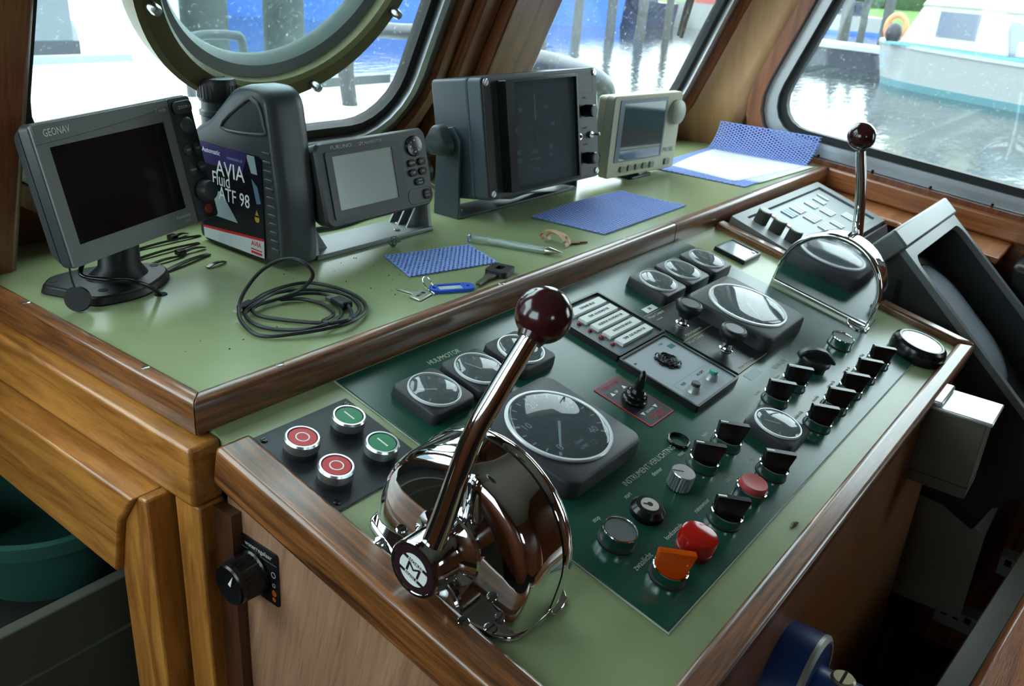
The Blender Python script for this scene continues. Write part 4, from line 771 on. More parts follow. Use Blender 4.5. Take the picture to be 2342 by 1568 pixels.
CABLE = [(0.1483, 0.1287, 0.0040), (0.1731, 0.1418, 0.0030), (0.2024, 0.1467, 0.0030), (0.2299, 0.1406, 0.0030), (0.2424, 0.1109, 0.0030), (0.2389, 0.0698, 0.0040), (0.2218, 0.0386, 0.0040), (0.1868, 0.0201, 0.0060), (0.1550, 0.0202, 0.0070), (0.1275, 0.0344, 0.0050), (0.1084, 0.0500, 0.0030), (0.1033, 0.0673, 0.0030), (0.1105, 0.0950, 0.0060), (0.1232, 0.1133, 0.0120), (0.1351, 0.1199, 0.0220), (0.1522, 0.1208, 0.0360), (0.1681, 0.1149, 0.0460), (0.1818, 0.1031, 0.0500), (0.1894, 0.0891, 0.0450), (0.1943, 0.0870, 0.0340), (0.1925, 0.0972, 0.0200), (0.1836, 0.1091, 0.0100), (0.1665, 0.1155, 0.0060), (0.1445, 0.1148, 0.0060), (0.1354, 0.1099, 0.0040), (0.1348, 0.0922, 0.0030), (0.1475, 0.0668, 0.0030), (0.1612, 0.0430, 0.0040), (0.1764, 0.0289, 0.0040), (0.2004, 0.0333, 0.0030), (0.2208, 0.0471, 0.0030), (0.2349, 0.0771, 0.0030), (0.2249, 0.0997, 0.0060), (0.2061, 0.1210, 0.0060), (0.1767, 0.1284, 0.0070), (0.1417, 0.1144, 0.0080), (0.1248, 0.1078, 0.0040), (0.1174, 0.0778, 0.0030), (0.1291, 0.0521, 0.0030), (0.1478, 0.0273, 0.0080), (0.1870, 0.0390, 0.0050), (0.2088, 0.0665, 0.0030), (0.2156, 0.0925, 0.0060), (0.1937, 0.1058, 0.0090), (0.1747, 0.1173, 0.0040), (0.1935, 0.1059, 0.0030), (0.1995, 0.0792, 0.0030), (0.1895, 0.0514, 0.0030), (0.1621, 0.0360, 0.0070), (0.1749, 0.0178, 0.0100), (0.1957, 0.0320, 0.0070), (0.2112, 0.0537, 0.0060)]
# --- blue anti-slip mats: net of knots with real openings
MATB = P('mat_blue', (136, 162, 232), .55, var=.1, vscale=300); MATL = P('mat_blue_light', (136, 160, 232), .55, var=.1, vscale=300)
def net(fn, ns, nt, cell, hump=.0011, skew=True):
    """fn(s, t) -> Vector on the mat; ns x nt openings"""
    nx, ny = ns * 4, nt * 3; idx = {}; b = B()
    for j in range(ny + 1):
        for i in range(nx + 1):
            p = fn(i / nx, j / ny)
            k = (i + (2 if (j // 3) % 2 and skew else 0)) % 4; l = j % 3
            z = hump * (1.0 if k in (0, 3) else .35) * (1.0 if l in (0,) else .55)
            idx[i, j] = len(b.v); b.v.append((p[0], p[1], p[2] + z + .0004))
    for j in range(ny):
        for i in range(nx):
            k = (i + (2 if (j // 3) % 2 and skew else 0)) % 4
            if k in (1, 2) and j % 3 in (0, 1) and 0 < i < nx - 1: continue
            b.f.append((idx[i, j], idx[i + 1, j], idx[i + 1, j + 1], idx[i, j + 1]))
    return b
def mat_obj(label, b, mat, M):
    o = mk('anti_slip_mat', b, mat, M=M, ang=70); md = o.modifiers.new('s', 'SOLIDIFY'); md.thickness = .0012; md.offset = 1
    return tag(o, label, 'mat', 'blue anti-slip mats')
def quad(c00, c10, c11, c01):
    a, b_, c, d = (Vector((*p, 0)) for p in (c00, c10, c11, c01))
    return lambda s, t: a * (1 - s) * (1 - t) + b_ * s * (1 - t) + c * s * t + d * (1 - s) * t
def rel(f, ox, oy): return lambda s, t: f(s, t) - Vector((ox, oy, 0))
mat_obj('small piece of blue anti-slip mat beside the keys', net(rel(quad((.3312, .0819), (.4511, .0469), (.4800, .1186), (.3633, .1562)), .405, .1), 20, 15, .006), MATB, S(.405, .1))
def m2(s, t):
    p = quad((.6656, .0264), (.9164, .0283), (.9102, .1481), (.6582, .1507))(s, t); p.z += .004 * sin(pi * s) * t * t + .0030 * max(0, t - .8) * 5 * (s - .3) ** 2
    return p
mat_obj('mid-sized piece of blue anti-slip mat in front of the dial box', net(rel(m2, .787, .088), 40, 24, .005), MATB, S(.787, .088))
def m3(s, t):
    y = .0215 + t * (.205 + .02 * s); d = 1.1345 + s * .375
    if d < 1.430: return Vector((d, y, .0))
    a = (d - 1.430) / .0795; return Vector((1.430 + .034 * sin(min(a, 1) * pi / 2), y - .012 * a, .058 * a ** 1.4))
mat_obj('large blue anti-slip mat under the papers, its end folded up against the side wall', net(rel(m3, 1.3, .12), 60, 36, .006), MATL, S(1.3, .12))
PAPER = P('paper_white', (222, 226, 234), .6)
def sheet(name, label, pts, zf, M, mat=PAPER, n=12, cat='paper'):
    b = B(); q = quad(*pts)
    for j in range(n + 1):
        for i in range(n + 1):
            p = q(i / n, j / n); b.v.append((p.x, p.y, zf(i / n, j / n)))
    for j in range(n):
        for i in range(n): b.f.append((j * (n + 1) + i, j * (n + 1) + i + 1, (j + 1) * (n + 1) + i + 1, (j + 1) * (n + 1) + i))
    o = mk(name, b, mat, M=M, ang=80); md = o.modifiers.new('s', 'SOLIDIFY'); md.thickness = .0003; md.offset = 1
    return tag(o, label, cat, 'loose papers')
sheet('paper_sheet', 'white sheet of paper spread over the large blue mat', [(1.1560 - 1.32, .0537 - .12), (1.4300 - 1.32, .0190 - .12), (1.4340 - 1.32, .2250 - .12), (1.1840 - 1.32, .1980 - .12)], lambda s, t: .0024 + .003 * sin(3 * s) * t * t, S(1.32, .12))
sheet('paper_sheet', 'second white sheet peeping out crookedly by the shelf lipping', [(1.1870 - 1.32, .0190 - .12), (1.4400 - 1.32, .0065 - .12), (1.4300 - 1.32, .1700 - .12), (1.2000 - 1.32, .1800 - .12)], lambda s, t: .0019, S(1.32, .12))
sheet('folded_leaflet', 'greyish folded leaflet lying under the dial box', [(-.0880, -.0330), (.0700, -.0420), (.0860, -.0010), (-.0850, .0030)], lambda s, t: .0075 + .007 * (1 - t) + .003 * sin(6 * s), S(.7617, .2330), P('leaflet_grey', (166, 174, 178), .4))
# --- coiled USB cable
cc = thing('usb_cable', 'coiled black charging cable with one loop standing up', 'cable', S(.17, .08))
mk('cord', B().tube([(p.x - .17, p.y - .08, max(p.z, .0021)) for p in smooth_path(CABLE, 5)], .0020, 8), P('cable_black', (30, 31, 33), .4), cc, ang=60)
d = Vector((.1242 - .1483, .1188 - .1287, 0)).normalized(); ML = frame((.1483 - .17, .1287 - .08, .0045), d, Vector((-d.y, d.x, 0)), (0, 0, 1))
pl = mk('small_plug', B().prism([(0, -.0032), (.018, -.0052), (.022, -.0036), (.022, .0036), (.018, .0052), (0, .0032)], -.003, .003, ML), BLACK, cc, bevel=.001); mk('plug_tip', B().box(.022, .0285, -.0033, .0033, -.0011, .0011, ML), STEEL, pl)
MU = frame((.2112 - .17, .0537 - .08, .006), (.06, 1, 0), (-1, .06, 0), (0, 0, 1))
pu = mk('large_plug', B().box(0, .022, -.0066, .0066, -.0038, .0038, MU), BLACK, cc, bevel=.0015); mk('plug_tip', B().box(.022, .030, -.006, .006, -.0022, .0022, MU), STEEL, pu)
# --- cable ties
def tie(h, e, head, label, z=.0, w=.0024):
    a, b_ = Vector((*h, 0)), Vector((*e, 0)); d = (b_ - a); ln = d.length; d.normalize(); M = frame((a.x, a.y, ZO + z), d, (-d.y, d.x, 0), (0, 0, 1))
    t = thing('cable_tie', label, 'cable tie', M, 'loose black cable ties')
    n = 8; pts = [(ln * i / n, .0008 + .0022 * sin(pi * i / n)) for i in range(n + 1)]
    mk('strap', B().loft([[(x, -w, zz), (x, w, zz), (x, w, zz + .0012), (x, -w, zz + .0012)] for x, zz in pts]), BLACKG, t, ang=30)
    if head: mk('head', B().box(-.007, .003, -.0048, .0048, 0, .0062), BLACKG, t, bevel=.0008); mk('slot', B().box(-.004, -.001, -.0028, .0028, .0061, .0064), DARK, t)
tie((.1571, .3599), (.2488, .3639), True, 'black cable tie with its head at the far left of the bundle')
tie((.2171, .3721), (.2400, .3790), True, 'short black cable tie with upright head near the oil can', .001)
tie((.1314, .3265), (.2300, .3392), False, 'long black cable tie reaching from plotter base to oil can')
tie((.1909, .3149), (.2234, .3177), True, 'black cable tie with shiny head in the middle of the bundle', .001)
tie((.1399, .3014), (.1873, .3072), False, 'black cable tie whose tail points at the plotter base')
tie((.1436, .2734), (.2138, .2953), False, 'nearest long black cable tie of the bundle', .0, .0032)
tie((.1841, .2554), (.2112, .2602), False, 'short black cable tie end sticking out under the oil can')
# --- pen
CLR = glass('clear_plastic', tint=(232, 238, 238), dust=.3, dscale=300, ior=1.6, smear_or_sheen=.16)
v = Vector((.5361 - .4928, .0110 - .1338, 0)).normalized()
pn = thing('pen', 'clear plastic ballpoint pen with silver tip', 'pen', frame((.4928, .1338, ZO + .0052), v, (-v.y, v.x, 0), (0, 0, 1)))
AXP = RY(pi / 2)
mk('barrel', B().lathe([(0, 0), (.0042, 0), (.0050, .002), (.0050, .108), (.0046, .1085), (0, .1085)], 24, AXP), CLR, pn)
mk('refill', B().lathe([(0, .030), (.0026, .030), (.0026, .108), (0, .108)], 16, AXP), P('refill_white', (226, 228, 226), .3), pn)
mk('end_band', B().ring([(.0046, .003), (.0046, .0045), (.0052, .0045), (.0052, .003)], 24, AXP), P('blue_clear', (96, 116, 190), .2, trans=.4), pn)
mk('clip', B().box(.004, .042, -.0016, .0016, .0052, .0064), CLR, pn, bevel=.0004)
mk('tip', B().lathe([(0, .1085), (.0049, .1085), (.0049, .114), (.0012, .128), (.0008, .1302), (0, .1302)], 24, AXP), P('tip_silver', (200, 198, 188), .2, .9), pn)
# --- keys
ks = thing('key_on_ring', 'silver flat key with square head beside the blue tag', 'key', S(.297, .038))
KM = P('key_nickel', (196, 194, 182), .28, .9)
kb = mk('head', B().prism([(-.0128, -.0008), (-.0132, -.0163), (.0125, -.0112), (.0125, .0052), (.0035, .0062)], .0002, .0024), KM, ks, bevel=.0006); mk('hole', B().lathe([(0, .0024), (.0026, .0024), (.0026, .0026), (0, .0026)], 16, T(.0060, -.0035, 0)), DARK, kb); text('ISEO', .0050, INK, kb, T(-.003, -.006, .0025) @ RZ(rad(12)))
mk('blade', B().prism([(-.0030, .004), (.0035, .004), (.0030, .012), (.0012, .013), (.0026, .015), (.0004, .018), (.0018, .021), (.0002, .0270), (-.0034, .0270)], .0004, .0019, RZ(rad(4))), KM, ks, bevel=.0003)
kr = mk('split_ring', B().tube([(.0115 * cos(a), .0115 * sin(a), .0009 * sin(2 * a)) for a in [2 * pi * i / 40 for i in range(40)]], .0007, 8, True), CHROME, M=S(.3120, .0335, .0085) @ RZ(rad(35)) @ RX(rad(50))); tag(kr, 'thin wire split ring joining the key and the blue tag', 'key ring')
v = Vector((.3599 - .3166, .0112 - .0372, 0)); L_ = v.length; v.normalize()
kt = thing('key_tag', 'bright blue plastic key tag with paper window', 'key tag', frame((.3385, .0240, ZO + .0005), v, (-v.y, v.x, 0), (0, 0, 1)))
BT = P('tag_blue', (38, 88, 200), .35)
plate('tag_body', rrect(-.0262, .0262, -.0108, .0108, .0100), [rrect(-.0160, .0120, -.0072, .0072, .001), [(-.0205 + .0022 * cos(a), .0022 * sin(a)) for a in [2 * pi * i / 12 for i in range(12)]], [(.0190 + .0022 * cos(a), .0022 * sin(a)) for a in [2 * pi * i / 12 for i in range(12)]]], 0, .0034, BT, kt, bevel=.0008)
mk('paper_insert', B().box(-.0162, .0122, -.0074, .0074, .0006, .0020), P('insert_white', (190, 198, 206), .35), kt)
bk_ = thing('car_key', 'key with black plastic bow lying against the shelf lipping', 'key', S(.4100, .0205))
MB_ = RZ(rad(13))
plate('bow', [(x, y) for x, y in rrect(-.004, .0285, -.0150, .0125, .006)], [rrect(.008, .0215, -.0050, .0045, .0035)], .0005, .0075, BLACK, bk_, M=MB_, bevel=.0015)
mk('blade', B().prism([(-.0440, -.0030), (-.0470, .0000), (-.0440, .0026), (-.020, .0042), (-.016, .0060), (-.004, .0060), (-.004, -.0058), (-.015, -.0058), (-.0190, -.0030)], .0022, .0050, MB_), P('key_steel_dark', (120, 116, 106), .35, .85), bk_, bevel=.0004)
# --- leather loop with a small key
lp = thing('leather_key_loop', 'tan leather loop with a small brass key', 'key fob', S(.578, .045))
LE = P('tan_leather', (176, 138, 92), .55)
pth = smooth_path([(.0000, .0225, .002), (-.0040, .0250, .008), (-.0060, .0170, .0145), (-.0050, .0040, .0165), (-.0040, -.0070, .0130), (-.0035, -.0150, .0060), (-.0030, -.0175, .0012)], 5)
mk('loop', B().loft([[(p.x - .0055, p.y, p.z), (p.x + .0055, p.y + .002, p.z), (p.x + .0055, p.y + .003, p.z + .0016), (p.x - .0055, p.y + .001, p.z + .0016)] for p in pth]), LE, lp, ang=60)
pth2 = smooth_path([(.0070, .0180, .001), (.0045, .0200, .006), (.0030, .0130, .0120), (.0045, .0010, .0135), (.0060, -.0100, .0100), (.0075, -.0150, .0020)], 5)
mk('loop_strap', B().loft([[(p.x - .004, p.y, p.z), (p.x + .004, p.y + .002, p.z), (p.x + .004, p.y + .003, p.z + .0014), (p.x - .004, p.y + .001, p.z + .0014)] for p in pth2]), LE, lp, ang=60)
mk('key', B().prism([(.008, -.012), (.020, -.020), (.024, -.018), (.034, -.024), (.038, -.022), (.030, -.014), (.022, -.008), (.014, -.004)], .001, .003), P('old_brass', (112, 92, 52), .4, .7), lp, bevel=.0004)
# --- tuft of green thread
tf = B()
for k in range(9):
    a = random.uniform(0, 6.28); p = [(0.002 * cos(a), .002 * sin(a), .001)]
    for j in range(5): p.append((p[-1][0] + random.uniform(-.004, .004), p[-1][1] + random.uniform(-.004, .004), min(.012, abs(p[-1][2] + random.uniform(-.002, .005)) + .0006)))
    tf.tube(smooth_path(p, 3), .0004, 5)
tag(mk('thread_tuft', tf, P('green_thread', (52, 92, 72), .8), M=S(.4045, .1800)), 'tiny tangled tuft of dark green thread before the silver bracket', 'thread', kind='stuff')
# --- loose cables behind the displays
for i, (pts, m, l) in enumerate(((((.50, .30, .004), (.54, .285, .010), (.56, .30, .030), (.60, .33, .035), (.66, .34, .006)), P('cable_grey', (150, 150, 144), .4), 'pale grey cable looped behind the dial box'),
                                 (((.33, .30, .004), (.40, .285, .004), (.47, .295, .004), (.53, .31, .018), (.58, .34, .008)), P('cable_dark', (50, 50, 52), .4), 'dark cable trailing behind the satellite navigator'))):
    tag(mk('loose_cable', B().tube(smooth_path(pts, 6), .0035, 10), m, M=S(0, 0, .0), ang=60), l, 'cable')
# --- crumbs scattered on the shelf
cr_ = B()
for k in range(34):
    x, y, r = random.uniform(.03, .34), random.uniform(.03, .20), random.uniform(.0003, .0009)
    cr_.ball((x, y, r * .5), r, 3)
tag(mk('crumbs', cr_, P('crumb_dark', (44, 42, 36), .8), M=S(0, 0), ang=0), 'dark crumbs scattered over the empty part of the shelf', 'crumbs', kind='stuff')
# ---------------------------------------------------------------- right hand side: keyboard, radar, boxes
kb = thing('radar_keyboard', 'grey keypad unit with pale keys and three ribbed knobs beyond the wooden divider', 'keyboard', K(.962, .1600, .003) @ RX(rad(5.5)))
KG = P('keyboard_grey', (112, 116, 118), .4); KF = P('keyboard_face', (134, 142, 146), .35)
plate('frame', rrect(0, .400, 0, .148, .004), [rrect(.032, .378, .014, .134, .003)], -.016, .004, KG, kb, bevel=.002)
mk('face', B().box(.030, .380, .012, .136, -.016, .0002), KF, kb)
mk('frame_groove', B().box(.0318, .3782, .1325, .1342, -.001, .0010), DARK, kb); mk('frame_groove', B().box(.3765, .3782, .014, .134, -.001, .0010), DARK, kb)
PK = P('key_pale', (196, 204, 206), .4); PB = P('key_pale_blue', (150, 186, 206), .4); PR_ = P('key_pink', (206, 150, 144), .4)
for gx, gy, nx, m in ((.150, .108, 3, PB), (.190, .108, 3, PK), (.185, .078, 4, PK), (.180, .046, 4, PK), (.255, .105, 2, PK), (.262, .075, 3, PK), (.300, .105, 2, PK), (.300, .045, 3, PK), (.335, .110, 1, PK), (.232, .042, 2, PK)):
    for k in range(nx): mk('key', B().box(gx + k * .0105, gx + k * .0105 + .0088, gy - .012, gy + .012, .0002, .0022), m, kb, bevel=.0006)
for x, y in ((.110, .108), (.108, .080)): mk('key', B().box(x - .006, x + .006, y - .011, y + .011, .0002, .0022), PR_, kb, bevel=.0006)
for x, y in ((.052, .116), (.050, .086), (.048, .055)):
    n = 20; rg_ = [(.0115 * (1 if i % 2 else .94) * cos(pi * i / n), .0115 * (1 if i % 2 else .94) * sin(pi * i / n)) for i in range(2 * n)]
    kn = mk('knob', B().prism(rg_, .0002, .022, T(x, y, 0)), P('knob_olive_black', (66, 68, 60), .45), kb, ang=20); mk('knob_cap', B().lathe([(0, .0218), (.0105, .0218), (.0100, .0235), (0, .0240)], 24, T(x, y, 0)), P('knob_cap_grey', (150, 152, 144), .4), kn)
# the ledge of varnished wood behind
lg = mk('side_ledge', B().prism([(0, .001), (0, .122), (.20, .126), (.225, .158), (.385, .162), (.385, .001)], .040, .052, F3 @ Matrix(((1, 0, 0, 0), (0, 0, -1, 0), (0, 1, 0, 0), (0, 0, 0, 1)))), W_RAIL, bevel=.003); tag(lg, 'flat varnished mahogany ledge behind the radar under the side window', 'shelf')
# --- radar display with deep hood
ra = thing('radar_display', 'tall dark grey radar display with deep viewing hood', 'radar', S(1.15, -.40, -1.0))
al_ = math.atan2(.668, .744)
RF = T(1.000, -.275, ZO) @ frame((0, 0, 0), (1, 0, 0), (0, .744, .668), (0, -.668, .744))
RG = P('radar_grey', (112, 118, 120), .38, bump=.08, bscale=1500); RD = P('radar_dark', (38, 40, 43), .5, bump=.1, bscale=1200)
ri = ra.matrix_basis.inverted()
plate('hood', rrect(.002, .312, -.425, -.004, .010), [rrect(.014, .300, -.400, -.040, .022)], -.120, -.006, RD, ra, M=ri @ RF)
plate('hood_rim', rrect(0, .314, -.428, -.002, .011), [rrect(.013, .301, -.402, -.039, .022)], -.006, .004, RG, ra, M=ri @ RF, bevel=.002)
mk('hood_top_bar', B().box(-.004, .318, -.022, .012, -.040, .010), RG, ra, M=ri @ RF, bevel=.004)
mk('hood_floor', B().box(.010, .304, -.408, -.030, -.080, -.068), RD, ra, M=ri @ RF)
scr = [(x, y) for x, y in rrect(.040, .275, -.300, -.060, .075, 10)]
mk('screen', B().loft([[(.1575 + (x - .1575) * k, -.18 + (y + .18) * k, z) for x, y in scr] for k, z in ((1, -.070), (1, -.062), (.97, -.056), (.85, -.049), (.65, -.043), (.4, -.039), (.15, -.0375))]), P('radar_tube', (168, 176, 188), .14, coat=1.0), ra, M=ri @ RF, ang=30)
plate('screen_surround', rrect(.024, .290, -.320, -.048, .085), [scr], -.069, -.058, P('surround_dark', (24, 25, 27), .4), ra, M=ri @ RF)
mk('body', B().prism([(-.190, -.045), (-.205, -.09), (-.510, -.365), (-.490, -.425), (-.44, -.40), (-.19, -.37)], 0, .300, frame((1.005, 0, ZO), (0, 1, 0), (0, 0, 1), (1, 0, 0))), RD, ra, bevel=.006, world=True)
mk('pedestal', B().prism([(-.19, -.30), (-.412, -.36), (-.450, -.40), (-.508, -.44), (-.512, -.600), (-.412, -.604), (-.19, -.60)], 0, .25, frame((1.03, 0, ZO), (0, 1, 0), (0, 0, 1), (1, 0, 0))), P('pedestal_cream', (150, 150, 138), .6), ra, world=True)
mk('foot', B().box(1.06, 1.25, -.42, -.20, 0, .40), RD, ra, world=True)
mk('side_groove', B().box(.9985, 1.0005, -.30, -.294, -.30, -.06, T(0, 0, ZO)), DARK, ra, world=True)
# --- steel junction box on the console front
jb = thing('junction_box', 'beige metal box with bright steel lid below the desk edge', 'box', S(.757, -.452, -.245))
MX = lambda b: b
mk('body', B().box(-.032, .032, -.036, .036, .014, .118), P('box_beige', (82, 77, 68), .5), jb, bevel=.002)
mk('lid', B().box(-.036, .036, -.042, .030, .1185, .1235), P('lid_steel', (196, 198, 198), .3, .6), jb, bevel=.0015)
mk('lid_step', B().box(-.034, .034, .016, .036, .1235, .130), MATS['lid_steel'], jb, bevel=.002)
mk('seam', B().box(-.0325, .0325, -.0365, .0365, .030, .0308), DARK, jb)
# --- thermostat dial on the console side
td = thing('pump_dial', 'black ribbed dial knob on a lettered black plate fixed to the console side', 'dial', T(-.0022, -.070, ZO - .1365) @ frame((0, 0, 0), (0, -1, 0), (0, 0, 1), (-1, 0, 0)))
mk('plate', B().prism(rrect(-.0262, .0262, -.0262, .0262, .003), 0, .0015), P('dial_plate', (18, 19, 20), .3), td)
text('waterregelaar', .0062, ENG, td, T(.002, .0200, .0016)); mk('rule', B().box(-.024, .025, .0145, .0150, .0015, .0017), GREYD, td)
for x, y, r, m in ((.0205, .0045, .0028, ENG), (.0205, -.0060, .0020, ENG)): mk('circle_mark', B().ring([(r, .0015), (r, .0017), (r - .0005, .0017), (r - .0005, .0015)], 20, T(x, y, 0)), m, td)
for x, y, r in ((.0205, -.0140, .0030), (.0200, -.0205, .0022)): mk('orange_mark', B().lathe([(0, .0015), (r, .0015), (r, .0017), (0, .0017)], 20, T(x, y, 0)), P('orange_print', (186, 84, 30), .5), td)
n = 30; rg_ = [(.0195 * (1 if i % 2 else .95) * cos(pi * i / n), .0195 * (1 if i % 2 else .95) * sin(pi * i / n)) for i in range(2 * n)]
kn = mk('knob', B().prism(rg_, .004, .022, T(-.004, -.004, 0), [(x * .93, y * .93) for x, y in rg_]), BLACKG, td, ang=20)
mk('knob_skirt', B().lathe([(0, .0014), (.0205, .0014), (.0205, .004), (.0190, .0055), (0, .0055)], 40, T(-.004, -.004, 0)), BLACKG, kn); mk('knob_face', B().lathe([(0, .0218), (.0178, .0218), (.0182, .026), (.0168, .0275), (.0110, .0252), (0, .0248)], 40, T(-.004, -.004, 0)), BLACKG, kn, ang=40)
mk('pointer_mark', B().prism([(-.0016, .000), (.0018, .000), (.0002, .0125)], .0262, .0270, T(-.004, -.004, 0) @ RZ(rad(-25))), WHITE, kn)
# --- blue hub on the console front
bh = thing('steering_hub', 'blue painted metal hub with worn edge and slotted screws on the console front', 'hub', T(.300, -.418, ZO - .250) @ RX(pi / 2))
BLU = P('blue_enamel', (26, 58, 118), .35, var=.25, vscale=60)
mk('flange', B().lathe([(0, 0), (.056, 0), (.056, .030), (.052, .034), (0, .034)], 48), BLU, bh, ang=30); mk('worn_edge', B().ring([(.0565, .029), (.0565, .0325), (.0525, .0350), (.050, .0345)], 48), P('bare_metal', (170, 172, 170), .4, .7), bh)
mk('shaft', B().lathe([(0, .034), (.030, .034), (.029, .120), (.024, .126), (0, .126)], 36), BLU, bh, ang=30)
for z in (.056, .096): screw(bh, frame((.006, .0280, z), (1, 0, 0), (0, 0, -1), (0, 1, 0)) , .0110, P('worn_brass', (150, 142, 110), .4, .6), .004)
# --- steel pipe, slotted ducts and bench edge low on the right
tag(mk('steel_pipe', B().tube([(.62, -.47, -.70), (.62, -.47, -.16)], .0055, 12), STEEL, M=S(0, 0)), 'thin upright steel pipe in front of the console', 'pipe') if False else None
for i, (y0, z0, l) in enumerate(((-.47, -.675, 'nearer pale slotted cable duct low beside the radar foot'), (-.535, -.555, 'farther pale slotted cable duct beside the radar foot'))):
    t = thing('cable_duct', l, 'cable duct', S(1.12 if i == 0 else 1.15, y0, z0), 'slotted cable ducts')
    mk('channel', B().box(-.015, .015, -.10, .0, 0, .036), P('duct_white', (150, 150, 146), .6), t)
    for k in range(5): mk('slot', B().box(-.0158, -.0149, -.018 - k * .019, -.008 - k * .019, .020, .032), DARK, t)
be = thing('helm_bench', 'bench edge of oiled timber with a metal strip in the near corner', 'bench', S(.80, -.60, -1.0))
Rb = T(.80, -.60, 0) @ RZ(rad(-5)) @ T(-.80, .60, 0)
mk('metal_strip', B().box(.20, 1.45, -.585, -.556, ZO - .365, ZO - .352, Rb), P('olive_metal', (58, 58, 42), .4, .2, var=.2, vscale=20), be, bevel=.002, world=True)
mk('timber_edge', B().box(.20, 1.45, -.640, -.586, ZO - .38, ZO - .330, Rb), wood('orange_timber', (150, 78, 30), (206, 124, 58), 'X', 60, 5, .35, .5), be, bevel=.008, world=True)
mk('seat_box', B().box(.20, 1.45, -1.0, -.60, 0, ZO - .38, Rb), W_FRONT, be, world=True)
# --- black device on the side wall and a splinter on the desk
bx_ = thing('black_device', 'black plastic device at the aft end of the mahogany ledge', 'device', F3 @ T(.49, -.10, .07))
mk('case', B().box(-.085, .085, -.05, .05, -.058, .055), BLACK, bx_, bevel=.012, seg=3); mk('top_bezel', B().box(-.06, .06, .0495, .0525, -.035, .035), BLACKG, bx_, bevel=.004)
sp_ = mk('wood_splinter', B().tube([(-.006, 0, .0012), (0, .0008, .0022), (.005, -.0006, .0016), (.0072, -.002, .0010)], [.0006, .0018, .0014, .0004], 8), P('grey_wood', (120, 112, 100), .8), M=K(.3380, .3900, 0)); tag(sp_, 'little grey wood splinter lying by the front edging of the desk', 'splinter')
# ---------------------------------------------------------------- outside
WZ = ZO + 1 / 3 - 2.5
wm = bpy.data.materials.new('water'); wm.use_nodes = True; nt = wm.node_tree; pb_ = nt.nodes['Principled BSDF']
pb_.inputs['Base Color'].default_value = (.020, .028, .030, 1); pb_.inputs['Roughness'].default_value = .06; pb_.inputs['IOR'].default_value = 1.33
tc = nt.nodes.new('ShaderNodeTexCoord'); mp = nt.nodes.new('ShaderNodeMapping'); mp.inputs['Scale'].default_value = (1.6, 3.2, 1); nz = nt.nodes.new('ShaderNodeTexNoise'); nz.inputs['Scale'].default_value = 1.1; nz.inputs['Detail'].default_value = 5
bp2 = nt.nodes.new('ShaderNodeBump'); bp2.inputs['Strength'].default_value = .55; bp2.inputs['Distance'].default_value = .035
nt.links.new(tc.outputs['Object'], mp.inputs[0]); nt.links.new(mp.outputs[0], nz.inputs['Vector']); nt.links.new(nz.outputs['Fac'], bp2.inputs['Height']); nt.links.new(bp2.outputs[0], pb_.inputs['Normal'])
o = mk('harbour_water', B().add([(-60, -120, 0), (220, -120, 0), (220, 160, 0), (-60, 160, 0)], [(0, 1, 2, 3)]), wm, M=T(0, 0, WZ), ang=0); tag(o, 'rippled grey harbour water reflecting the overcast sky', 'water', kind='stuff')
DECKW = P('deck_white', (214, 216, 212), .5); GREYM = P('pile_grey', (70, 72, 72), .8, var=.25, vscale=4)
# own foredeck
fd = thing('foredeck', 'white painted foredeck in front of the wheelhouse windows', 'deck', S(.4, 1.8, -.15))
mk('deck', B().prism([(-2.0, -1.16), (1.95, -1.16), (1.95, .45), (1.48, 1.36), (-2.0, 1.36)], -.05, 0), DECKW, fd)
mk('rubbing_strake', B().box(1.30, 2.0, .38, .46, .0, .035), P('strake_dark', (60, 66, 72), .5), fd); mk('coaming', B().box(-2.0, 1.40, 1.36, 1.42, -.05, .03), P('coaming_grey', (120, 132, 142), .5), fd)
def rail(pts, label, r=.028):
    o = mk('deck_handrail', B().tube(smooth_path(pts, 6), r, 14), P('rail_black', (44, 48, 54), .4), M=S(0, 0), ang=60); return tag(o, label, 'handrail', 'black deck handrails')
rail([(1.82, 1.80, -.152), (1.80, 1.80, -.02), (1.82, 1.80, .04), (1.88, 1.80, .085), (1.96, 1.81, .10), (2.06, 1.82, .095), (2.45, 1.84, .06), (2.50, 1.84, -.145)], 'bent black handrail seen beside the round screen')
rail([(1.45, 2.20, -.152), (1.455, 2.20, .02), (1.49, 2.20, .05), (1.63, 2.20, .05), (1.67, 2.20, .02), (1.675, 2.20, -.152)], 'low black handrail hoop seen through the round screen', .016)
rail([(2.20, 1.62, -.152), (2.24, 1.62, .0), (2.32, 1.62, .05), (2.48, 1.60, .02), (2.76, 1.60, -.02), (3.03, 1.60, -.07), (3.15, 1.60, -.11), (3.22, 1.60, -.16), (3.25, 1.60, -.3)], 'thick grey fender rail seen low through the right front window', .045)
# clear view screen in the left front window
cv = thing('clear_view_screen', 'round brass clear-view screen with bolts mounted in the left front window', 'clear view screen', F1 @ T(.343, .392, .012))
BRS = P('olive_brass', (104, 98, 66), .42, .35, var=.15, vscale=30)
mk('ring', B().ring([(.202, 0), (.202, .028), (.196, .034), (.176, .034), (.172, .028), (.172, 0)], 96), BRS, cv, ang=30)
mk('rubber_seal', B().ring([(.172, -.010), (.172, .016), (.160, .010), (.154, -.004), (.154, -.010)], 96), P('seal_grey', (112, 120, 116), .5), cv, ang=40)
mk('glass_disc', B().lathe([(0, -.006), (.158, -.006), (.158, -.002), (0, -.002)], 64), PANE, cv)
for k in range(8):
    a = rad(-68 + k * 45); mk('bolt', B().lathe([(0, .033), (.0055, .033), (.0060, .045), (.0045, .049), (0, .050)], 16, T(.188 * cos(a), .188 * sin(a), 0)), STEEL, cv)
